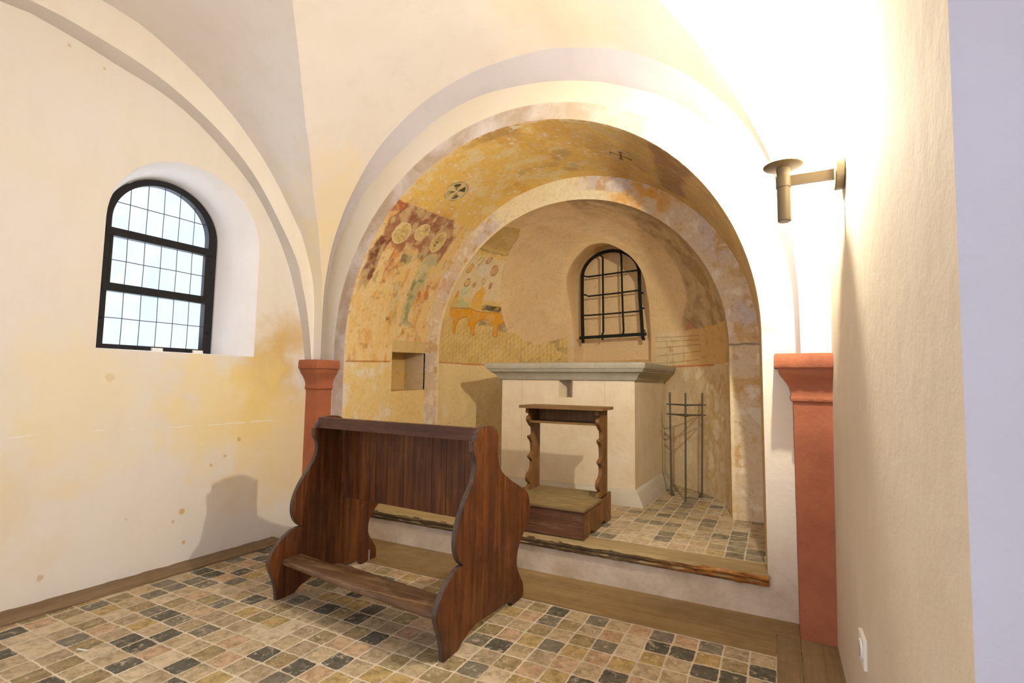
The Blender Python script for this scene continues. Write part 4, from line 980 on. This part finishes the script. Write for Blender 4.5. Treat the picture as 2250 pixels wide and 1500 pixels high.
bm.faces.new([BL, BR, g[3, 0], g[2, 0], g[1, 0], g[0, 0]])
# relic recess: splayed left side, deep dark right part
d_ = 0.16
r0, r1, r2, r3 = V(hx0+0.045, byf+d_, hz0), V(hx1, byf+d_, hz0), V(hx1, byf+d_, hz1), V(hx0+0.045, byf+d_, hz1)
bm.faces.new([g[1, 1], r0, r3, g[1, 2]]); bm.faces.new([r1, g[2, 1], g[2, 2], r2]); bm.faces.new([g[1, 1], g[2, 1], r1, r0]); bm.faces.new([r0, r1, r2, r3])
place(bm_obj('altar_body', bm, M_ALTAR, bevel=0.006), alt)
# plinth with sloping top
def frustum_ring(bm, x0a, x1a, ya, za, x0b, x1b, yb_, zb2, back):
    a = [V2(bm, x0a, back, za), V2(bm, x0a, ya, za), V2(bm, x1a, ya, za), V2(bm, x1a+0.02, back, za)]
    b = [V2(bm, x0b, back, zb2), V2(bm, x0b, yb_, zb2), V2(bm, x1b, yb_, zb2), V2(bm, x1b+0.025, back, zb2)]
    return a, b
def V2(bm, *p): return bm.verts.new(p)
bm = bmesh.new()
def ring_(o, z): return [V2(bm, bx0-o, 4.98, z), V2(bm, bx0-o, byf-o*0.85, z), V2(bm, bx1+o, byf-o*0.85, z), V2(bm, bxr+o, 4.98, z)]
rs = [ring_(0.076, 0.205), ring_(0.072, 0.235), ring_(0.052, 0.268), ring_(0.030, 0.302), ring_(0.010, 0.330), ring_(-0.01, 0.338)]
for a, b in zip(rs, rs[1:]):
    for i in range(3): bm.faces.new([a[i], a[i+1], b[i+1], b[i]])
    bm.faces.new([a[3], a[0], b[0], b[3]])
bm.faces.new(rs[0][::-1]); bm.faces.new(rs[-1])
place(bm_obj('altar_plinth', bm, M_PLINTH, smooth=True), alt)
bm = bmesh.new()
def ring_s(o, z):
    return [V2(bm, bx0-o*1.0, 4.97, z), V2(bm, bx0-o*0.98, byf-o*0.78, z), V2(bm, bx1+o*0.82, byf-o*0.78, z), V2(bm, bxr+o*1.0, 4.97, z)]
prof = [(0.012, 1.181), (0.022, 1.186), (0.030, 1.200), (0.042, 1.217), (0.060, 1.233), (0.082, 1.246), (0.098, 1.252), (0.099, 1.262), (0.108, 1.264), (0.109, 1.272), (0.118, 1.275), (0.126, 1.286), (0.130, 1.310), (0.127, 1.322), (0.118, 1.326)]
rs = [ring_s(o, z) for o, z in prof]
for a, b in zip(rs, rs[1:]):
    for i in range(3): bm.faces.new([a[i], a[i+1], b[i+1], b[i]])
    bm.faces.new([a[3], a[0], b[0], b[3]])
bm.faces.new(rs[0][::-1]); bm.faces.new(rs[-1])
for e in bm.edges[:]: pass
place(bm_obj('altar_slab', bm, M_SLAB, smooth=True), alt)

# ================================================================ APSE WINDOW GRILLE
gr = thing('window_grille', (-1.51, 5.17, 1.63), 'black wrought iron arched grille in the blind window niche above the altar', 'grille')
YG = 5.17
def gbar(name, pts, w, d, y=YG):
    bm = bmesh.new(); add_tube(bm, [(a, y+(c[0] if c else 0), b) for a, b, *c in pts], 0, flat=(w, d, (0, 1, 0)))
    return place(bm_obj(name, bm, M_IRON, bevel=0.0015), gr)
ar = [(-1.828, 1.60), (-1.835, 1.85), (-1.838, 2.10), (-1.838, 2.30)] + [(-1.530-0.308*math.cos(a), 2.30+0.262*math.sin(a)) for a in [PI*k/24 for k in range(1, 24)]] + [(-1.222, 2.29), (-1.217, 2.05), (-1.203, 1.85), (-1.190, 1.62)]
gbar('arched_bar', ar, 0.0165, 0.007)
gbar('bottom_bar', [(-1.862, 1.643), (-1.55, 1.652), (-1.150, 1.664)], 0.0165, 0.006, YG-0.012)
gbar('upright_bar', [(-1.655, 2.556), (-1.632, 2.525), (-1.606, 2.50), (-1.603, 2.1), (-1.600, 1.70), (-1.610, 1.675), (-1.608, 1.615)], 0.0085, 0.0085, YG-0.010)
gbar('upright_bar', [(-1.425, 2.545), (-1.405, 2.50), (-1.400, 2.2), (-1.392, 1.9), (-1.384, 1.71), (-1.390, 1.67)], 0.0085, 0.0085, YG-0.010)
for a in ([(-1.838, 2.328), (-1.795, 2.306), (-1.762, 2.300), (-1.5, 2.312), (-1.222, 2.324)], [(-1.846, 2.112), (-1.795, 2.106), (-1.762, 2.088), (-1.5, 2.098), (-1.216, 2.114)], [(-1.846, 1.884), (-1.76, 1.882), (-1.5, 1.888), (-1.204, 1.900)]):
    gbar('cross_bar', a, 0.0075, 0.0075, YG-0.018)
for a, b, c in ((-1.826, 1.60, 0.012), (-1.182, 1.615, 0.014), (-1.850, 1.642, 0.012)):
    bm = bmesh.new(); add_box(bm, a-c, a+c, YG-0.022, YG+0.006, b-0.014, b+0.014); place(bm_obj('bar_end', bm, M_IRON, bevel=0.002), gr)
for a, b in ((-1.175, 2.09), (-1.168, 1.93), (-1.16, 1.70)):
    bm = bmesh.new(); add_box(bm, a-0.035, a-0.010, YG-0.004, YG+0.03, b-0.008, b+0.008); place(bm_obj('wall_clamp', bm, M_IRON, bevel=0.002), gr)


# ================================================================ CANDLE STAND
cs = thing('candle_stand', (-0.69, 4.51, 0.214), 'thin dark iron three-legged stand in the corner right of the altar', 'stand')
rods = [(-0.817, 4.56), (-0.672, 4.376), (-0.575, 4.602)]; tops = [(-0.820, 4.56), (-0.662, 4.376), (-0.560, 4.602)]
zr = lambda i, z: Vector((rods[i][0]+(tops[i][0]-rods[i][0])*(z-0.214)/0.875, rods[i][1], z))
for i in range(3):
    bm = bmesh.new(); add_tube(bm, [zr(i, 0.222), zr(i, 0.6), zr(i, 1.089)], 0.0078, 10)
    place(bm_obj('rod', bm, M_ROD, smooth=True), cs)
    c = Vector((-0.688, 4.513, 0)); d = (Vector((rods[i][0], rods[i][1], 0))-c).normalized(); s = Vector((-d.y, d.x, 0))
    bm = bmesh.new(); p = zr(i, 0.214)
    pr = [(-0.004, 0.0), (0.004, 0.0), (0.006, 0.012), (-0.008, 0.042), (-0.030, 0.014), (-0.026, 0.0)] if i != 1 else [(-0.01, 0.0), (0.008, 0.0), (0.008, 0.02), (-0.01, 0.02)]
    add_prism(bm, pr, lambda u, v: p+d*u+s*0.007+Vector((0, 0, v)), lambda u, v: p+d*u-s*0.007+Vector((0, 0, v)))
    place(bm_obj('foot', bm, M_ROD), cs)
for z in (0.987, 0.902):
    bm = bmesh.new()
    for i, j in ((0, 1), (1, 2), (2, 0)):
        a, b = zr(i, z), zr(j, z); e = (b-a).normalized()*0.032
        add_tube(bm, [a-e, b+e], 0.0055, 8)
    place(bm_obj('crossbar_ring', bm, M_ROD, smooth=True), cs)

# small stone corbel on the right inner jamb
bm = bmesh.new()
pr = [(-0.165, 1.005), (-0.085, 1.010), (-0.085, 0.86), (-0.115, 0.895), (-0.150, 0.935), (-0.172, 0.965)]
add_prism(bm, pr, lambda u, v: (u, 3.90+0.01*(v-0.9), v), lambda u, v: (u, 3.99, v))
o = bm_obj('stone_corbel', bm, M_CORBEL, bevel=0.008, smooth=True)
tag(o, 'small pale stone corbel sticking out of the right jamb of the niche', 'corbel')

# ================================================================ PEW (kneeling bench)
PEW = [(1.820,0.0),(1.815,0.045),(1.797,0.107),(1.770,0.165),(1.762,0.205),(1.784,0.255),(1.828,0.300),(1.882,0.334),(1.932,0.347),(1.958,0.346),(1.930,0.366),(1.905,0.400),(1.893,0.445),(1.899,0.502),(1.925,0.562),(1.970,0.627),(2.018,0.687),(2.040,0.730),(2.046,0.777),(2.032,0.815),(2.020,0.832),(2.018,0.878),(2.038,0.881),(2.050,0.911),(2.086,0.935),(2.150,0.943),(2.212,0.933),(2.250,0.904),(2.263,0.859),(2.256,0.815),(2.263,0.766),(2.303,0.705),(2.400,0.646),(2.515,0.594),(2.596,0.553),(2.633,0.499),(2.637,0.433),(2.608,0.374),(2.554,0.331),(2.503,0.281),(2.483,0.224),(2.492,0.168),(2.537,0.105),(2.562,0.064),(2.565,0.0),(2.430,0.0),(2.410,0.026),(2.343,0.036),(2.237,0.042),(2.138,0.050),(2.061,0.050),(2.004,0.036),(1.958,0.020),(1.930,0.0)]
corner_ix = {0, 9, 20, 21, 22, 44, 45, 53}
def smooth_poly(P, corners, n=5):
    out = []; L = len(P)
    for i in range(L):
        j = (i+1) % L
        p1, p2 = Vector((*P[i], 0)), Vector((*P[j], 0))
        p0 = p1 if i in corners else Vector((*P[i-1], 0)); p3 = p2 if j in corners else Vector((*P[(j+1) % L], 0))
        if i in corners and j in corners: out.append((p1.x, p1.y)); continue
        for k in range(n):
            t = k/n; v = 0.5*((2*p1)+(-p0+p2)*t+(2*p0-5*p1+4*p2-p3)*t*t+(-p0+3*p1-3*p2+p3)*t**3); out.append((v.x, v.y))
    return out
PS = smooth_poly(PEW, corner_ix, 4)
pew = thing('kneeling_pew', (-1.8, 2.2, 0), 'dark brown wooden pew with scrolled side panels and a kneeler board on the floor', 'pew')
def panel(name, xa_, xb_, dy, dz=0.0):
    bm = bmesh.new(); add_prism(bm, PS, lambda u, v: (xa_, u+dy, v), lambda u, v: (xb_, u+dy, v))
    bmesh.ops.recalc_face_normals(bm, faces=bm.faces)
    big = [f for f in bm.faces if len(f.verts) > 10]; es = set(e for f in big for e in f.edges)
    bmesh.ops.bevel(bm, geom=list(es), offset=0.0022, segments=2, affect='EDGES')
    bmesh.ops.triangulate(bm, faces=[f for f in bm.faces if len(f.verts) > 10])
    o = bm_obj(name, bm, [M_PEW, M_PEWEDGE], smooth=True)
    for p_ in o.data.polygons:
        if abs(p_.normal.x) < 0.5: p_.material_index = 1
    return place(o, pew)
panel('side_panel', -1.268, -1.242, 0.0); panel('side_panel', -2.373, -2.346, 0.068)
def yb(y, x): return y + 0.068*(-1.25-x)/1.1      # boards run slightly askew
def board(name, x0, x1, y0, y1, z0, z1, mat, bevel=0.004, parts=None):
    bm = bmesh.new(); add_hexa(bm, [(x0, yb(y0, x0), z0), (x1, yb(y0, x1), z0), (x1, yb(y1, x1), z0), (x0, yb(y1, x0), z0), (x0, yb(y0, x0), z1), (x1, yb(y0, x1), z1), (x1, yb(y1, x1), z1), (x0, yb(y1, x0), z1)])
    return place(bm_obj(name, bm, mat, bevel=bevel, smooth=True), pew)
board('top_rail', -2.350, -1.264, 2.044, 2.082, 0.878, 0.938, M_PEWX)
board('rail_shelf', -2.350, -1.264, 2.078, 2.235, 0.895, 0.915, M_PEWX)
# backboard of vertical tongue-and-groove planks
bm = bmesh.new(); xs2 = [-2.350, -2.262, -2.160, -2.075, -1.985, -1.860, -1.785, -1.660, -1.560, -1.440, -1.340, -1.264]
pts = []
for i, x in enumerate(xs2[:-1]):
    gpt = 0.0045 if i in (4, 7, 10) else 0.002
    pts += [(x+(0.0 if i == 0 else gpt*0.5), 0.0), (xs2[i+1]-gpt*0.5, 0.0)]
    if i < len(xs2)-2: pts += [(xs2[i+1]-gpt*0.3, gpt*1.6), (xs2[i+1]+gpt*0.3, gpt*1.6)]
a = [bm.verts.new((x, yb(2.250+d, x), 0.452)) for x, d in pts]; b = [bm.verts.new((x, yb(2.250+d, x), 0.915)) for x, d in pts]
for i in range(len(pts)-1): bm.faces.new([a[i], a[i+1], b[i+1], b[i]])
bk = [bm.verts.new((x, yb(2.272, x), z)) for x, z in ((xs2[0], 0.452), (xs2[-1], 0.452), (xs2[-1], 0.915), (xs2[0], 0.915))]
bm.faces.new(bk[::-1]); bm.faces.new(a[::-1]+[bk[0], bk[1]][::1]) if False else None
bm.faces.new([a[0]]+[bk[0], bk[1]]+a[:0:-1]); bm.faces.new(b+[bk[2], bk[3]])
bm.faces.new([a[0], b[0], bk[3], bk[0]]); bm.faces.new([a[-1], bk[1], bk[2], b[-1]])
place(bm_obj('back_board', bm, M_PEW), pew)
# kneeler: worn plank with rounded front, notched rear edge
bm = bmesh.new(); nk = 44; prev = None
for i in range(nk+1):
    x = -2.375+(1.107)*i/nk; fx = i/nk
    w = 0.165 if fx > 0.27 else 0.125
    if 0.25 < fx < 0.29: w = 0.135
    yf = 1.782+0.128*(-1.268-x)/1.1; yr_ = yf+w+0.002*math.sin(i*1.3)
    tz = 0.200-0.0035*math.sin(PI*fx)+0.0008*math.sin(i*2.1)
    end = min(1.0, 0.45+min(fx, 1-fx)*14)
    yf2 = yf+0.018*(1-end)
    pr = [(yr_, tz-0.030), (yr_, tz-0.002), (yf2+0.05, tz), (yf2+0.012, tz-0.002), (yf2+0.003, tz-0.007), (yf2, tz-0.016), (yf2+0.003, tz-0.025), (yf2+0.012, tz-0.031)]
    ring = [bm.verts.new((x, a_, b_)) for a_, b_ in pr]
    if prev:
        for k in range(8): bm.faces.new([prev[k], prev[(k+1) % 8], ring[(k+1) % 8], ring[k]])
    else: bm.faces.new(ring[::-1])
    prev = ring
bm.faces.new(prev)
place(bm_obj('kneeler', bm, M_KNEEL, smooth=True), pew)

bm = bmesh.new(); add_box(bm, -2.346, -2.342, 2.560, 2.568, 0.002, 0.072)
o = place(bm_obj('metal_bracket', bm, M_ZINC), pew); o['label'] = 'pale zinc bracket'

# ================================================================ PRIE-DIEU
pd = thing('prayer_desk', (-1.33, 3.25, 0.2165), 'small brown wooden prayer desk with scalloped uprights standing before the altar', 'prayer desk')
px0, px1, pyf, pyb, pz0, pzt = -1.640, -1.043, 2.966, 3.535, 0.2165, 0.385
def pbox(name, x0, x1, y0, y1, z0, z1, mat, bevel=0.0025):
    bm = bmesh.new(); add_box(bm, x0, x1, y0, y1, z0, z1); return place(bm_obj(name, bm, mat, bevel=bevel, smooth=True), pd)
pbox('front_board', px0, px1, pyf, pyf+0.02, 0.222, pzt, M_PDFR)
def side_board(x0, x1):
    pts = [(pyf+0.02, 0.2165), (3.06, 0.2165), (3.085, 0.236), (3.10, 0.232), (3.115, 0.244), (3.135, 0.232), (3.15, 0.236), (3.175, 0.2165), (3.30, 0.2165), (3.325, 0.238), (3.37, 0.242), (3.40, 0.236), (3.415, 0.2165), (pyb, 0.2165), (pyb, 0.405), (pyb-0.02, 0.397), (pyb-0.05, pzt), (pyf+0.02, pzt)]
    bm = bmesh.new(); add_prism(bm, pts, lambda u, v: (x0, u, v), lambda u, v: (x1, u, v)); return place(bm_obj('side_board', bm, M_PD), pd)
side_board(px1-0.02, px1); side_board(px0, px0+0.02)
pbox('rear_board', px0+0.02, px1-0.02, pyb-0.02, pyb, 0.235, pzt, M_PDFR)
pbox('kneeling_lid', px0-0.008, px1+0.010, pyf-0.012, 3.300, pzt, pzt+0.016, M_PDLID, 0.004)
pbox('kneeling_lid', px0-0.004, px1-0.022, 3.303, pyb-0.022, pzt, pzt+0.015, M_PDLID, 0.002)
PR = [(0.975,3.294),(0.957,3.286),(0.941,3.294),(0.934,3.330),(0.926,3.336),(0.915,3.306),(0.900,3.294),(0.884,3.300),(0.868,3.318),(0.852,3.338),(0.842,3.352),(0.838,3.368),(0.822,3.374),(0.800,3.376),(0.782,3.368),(0.778,3.322),(0.768,3.318),(0.756,3.330),(0.742,3.350),(0.728,3.362),(0.712,3.366),(0.690,3.370),(0.660,3.370),(0.645,3.350),(0.638,3.326),(0.624,3.322),(0.612,3.342),(0.600,3.360),(0.580,3.366),(0.555,3.362),(0.535,3.352),(0.522,3.330),(0.512,3.306),(0.495,3.292),(0.475,3.292),(0.458,3.302),(0.447,3.326),(0.437,3.332),(0.424,3.308),(0.4,3.292)]
def upright(x0, x1):
    pts = [(v.x, v.y) for v in catmull([(y, z, 0) for z, y in PR], 3)]+[(3.488, 0.4), (3.488, 0.975)]
    bm = bmesh.new(); add_prism(bm, pts, lambda u, v: (x0, u, v), lambda u, v: (x1, u, v))
    return place(bm_obj('upright', bm, M_PD), pd)
upright(-1.078, -1.053); upright(-1.592, -1.567)
pbox('desk_shelf', -1.567, -1.078, 3.31, 3.478, 0.872, 0.886, M_PDX)
pbox('desk_back', -1.567, -1.078, 3.470, 3.486, 0.865, 0.975, M_PD)
bm = bmesh.new()
add_hexa(bm, [(-1.632, 3.262, 0.975), (-1.018, 3.262, 0.975), (-1.018, 3.515, 0.975), (-1.632, 3.515, 0.975), (-1.632, 3.262, 0.995), (-1.018, 3.262, 0.995), (-1.018, 3.515, 0.995), (-1.632, 3.515, 0.995)])
place(bm_obj('desk_top', bm, M_PDX, bevel=0.005, seg=3, smooth=True), pd)

# ================================================================ WALL LAMP
LY, LX = 2.15, 0.045
wlx = rightx(1.99)
lamp = thing('wall_lamp', (wlx, LY, 1.933), 'grey metal uplight wall lamp with a disc over a tube on the right wall', 'lamp')
bm = bmesh.new(); add_lathe(bm, [(0.057, 0.0), (0.060, 0.004), (0.060, 0.026), (0.057, 0.030)], (wlx-0.032, LY, 1.933), 48, 'x'); place(bm_obj('wall_plate', bm, M_LAMP, smooth=True), lamp)
bm = bmesh.new(); add_box(bm, LX+0.020, wlx-0.028, LY-0.009, LY+0.009, 1.914, 1.951); place(bm_obj('arm', bm, M_LAMP, bevel=0.002, smooth=True), lamp)
bm = bmesh.new(); add_lathe(bm, [(0.021, 0.0), (0.0235, 0.003), (0.0235, 0.208), (0.022, 0.210)], (LX, LY, 1.776), 36); place(bm_obj('tube', bm, M_LAMP, smooth=True), lamp)
bm = bmesh.new(); add_lathe(bm, [(0.0255, 0.0), (0.0262, 0.001), (0.0262, 0.042), (0.0255, 0.043)], (LX, LY, 1.908), 36); place(bm_obj('collar', bm, M_LAMP, smooth=True), lamp)
bm = bmesh.new(); add_lathe(bm, [(0.022, 0.0), (0.060, 0.004), (0.068, 0.008), (0.069, 0.011), (0.066, 0.013), (0.010, 0.013)], (LX, LY, 1.984), 56); place(bm_obj('disc', bm, M_LAMP, smooth=True), lamp)
bm = bmesh.new(); add_lathe(bm, [(0.0055, 0.0), (0.0055, 0.112)], (LX, LY, 1.997), 16); place(bm_obj('bulb_holder', bm, M_WHITE, smooth=True), lamp)
bm = bmesh.new(); add_lathe(bm, [(0.009, 0.0), (0.013, 0.008), (0.013, 0.050), (0.008, 0.060), (0.002, 0.063)], (LX, LY, 2.108), 20); place(bm_obj('bulb', bm, M_BULB, smooth=True), lamp)

# ================================================================ SOCKET, SCRAP
rx0 = rightx(0.36)
so = thing('wall_socket', (rx0, 1.925, 0.362), 'white wall socket low on the right wall', 'socket')
bm = bmesh.new(); add_box(bm, rx0-0.009, rx0+0.002, 1.878, 1.972, 0.318, 0.404); place(bm_obj('cover_plate', bm, M_WHITE, bevel=0.003, smooth=True), so)
bm = bmesh.new(); add_lathe(bm, [(0.0295, 0.004), (0.0295, 0.001), (0.027, 0.0), (0.0235, 0.0)], (rx0-0.0125, 1.925, 0.361), 32, 'x'); place(bm_obj('socket_rim', bm, M_WHITE, smooth=True), so)
bm = bmesh.new(); add_lathe(bm, [(0.022, 0.0), (0.022, 0.003)], (rx0-0.0135, 1.925, 0.361), 32, 'x'); place(bm_obj('socket_insert', bm, M_DARK, smooth=True), so)
bm = bmesh.new(); add_hexa(bm, [(-2.655, 1.153, 0.001), (-2.60, 1.168, 0.001), (-2.602, 1.176, 0.001), (-2.657, 1.160, 0.001), (-2.655, 1.153, 0.004), (-2.60, 1.168, 0.003), (-2.602, 1.176, 0.003), (-2.657, 1.160, 0.004)])
tag(bm_obj('paper_scrap', bm, M_WHITE), 'tiny white scrap lying on the floor tiles at the lower left', 'scrap')
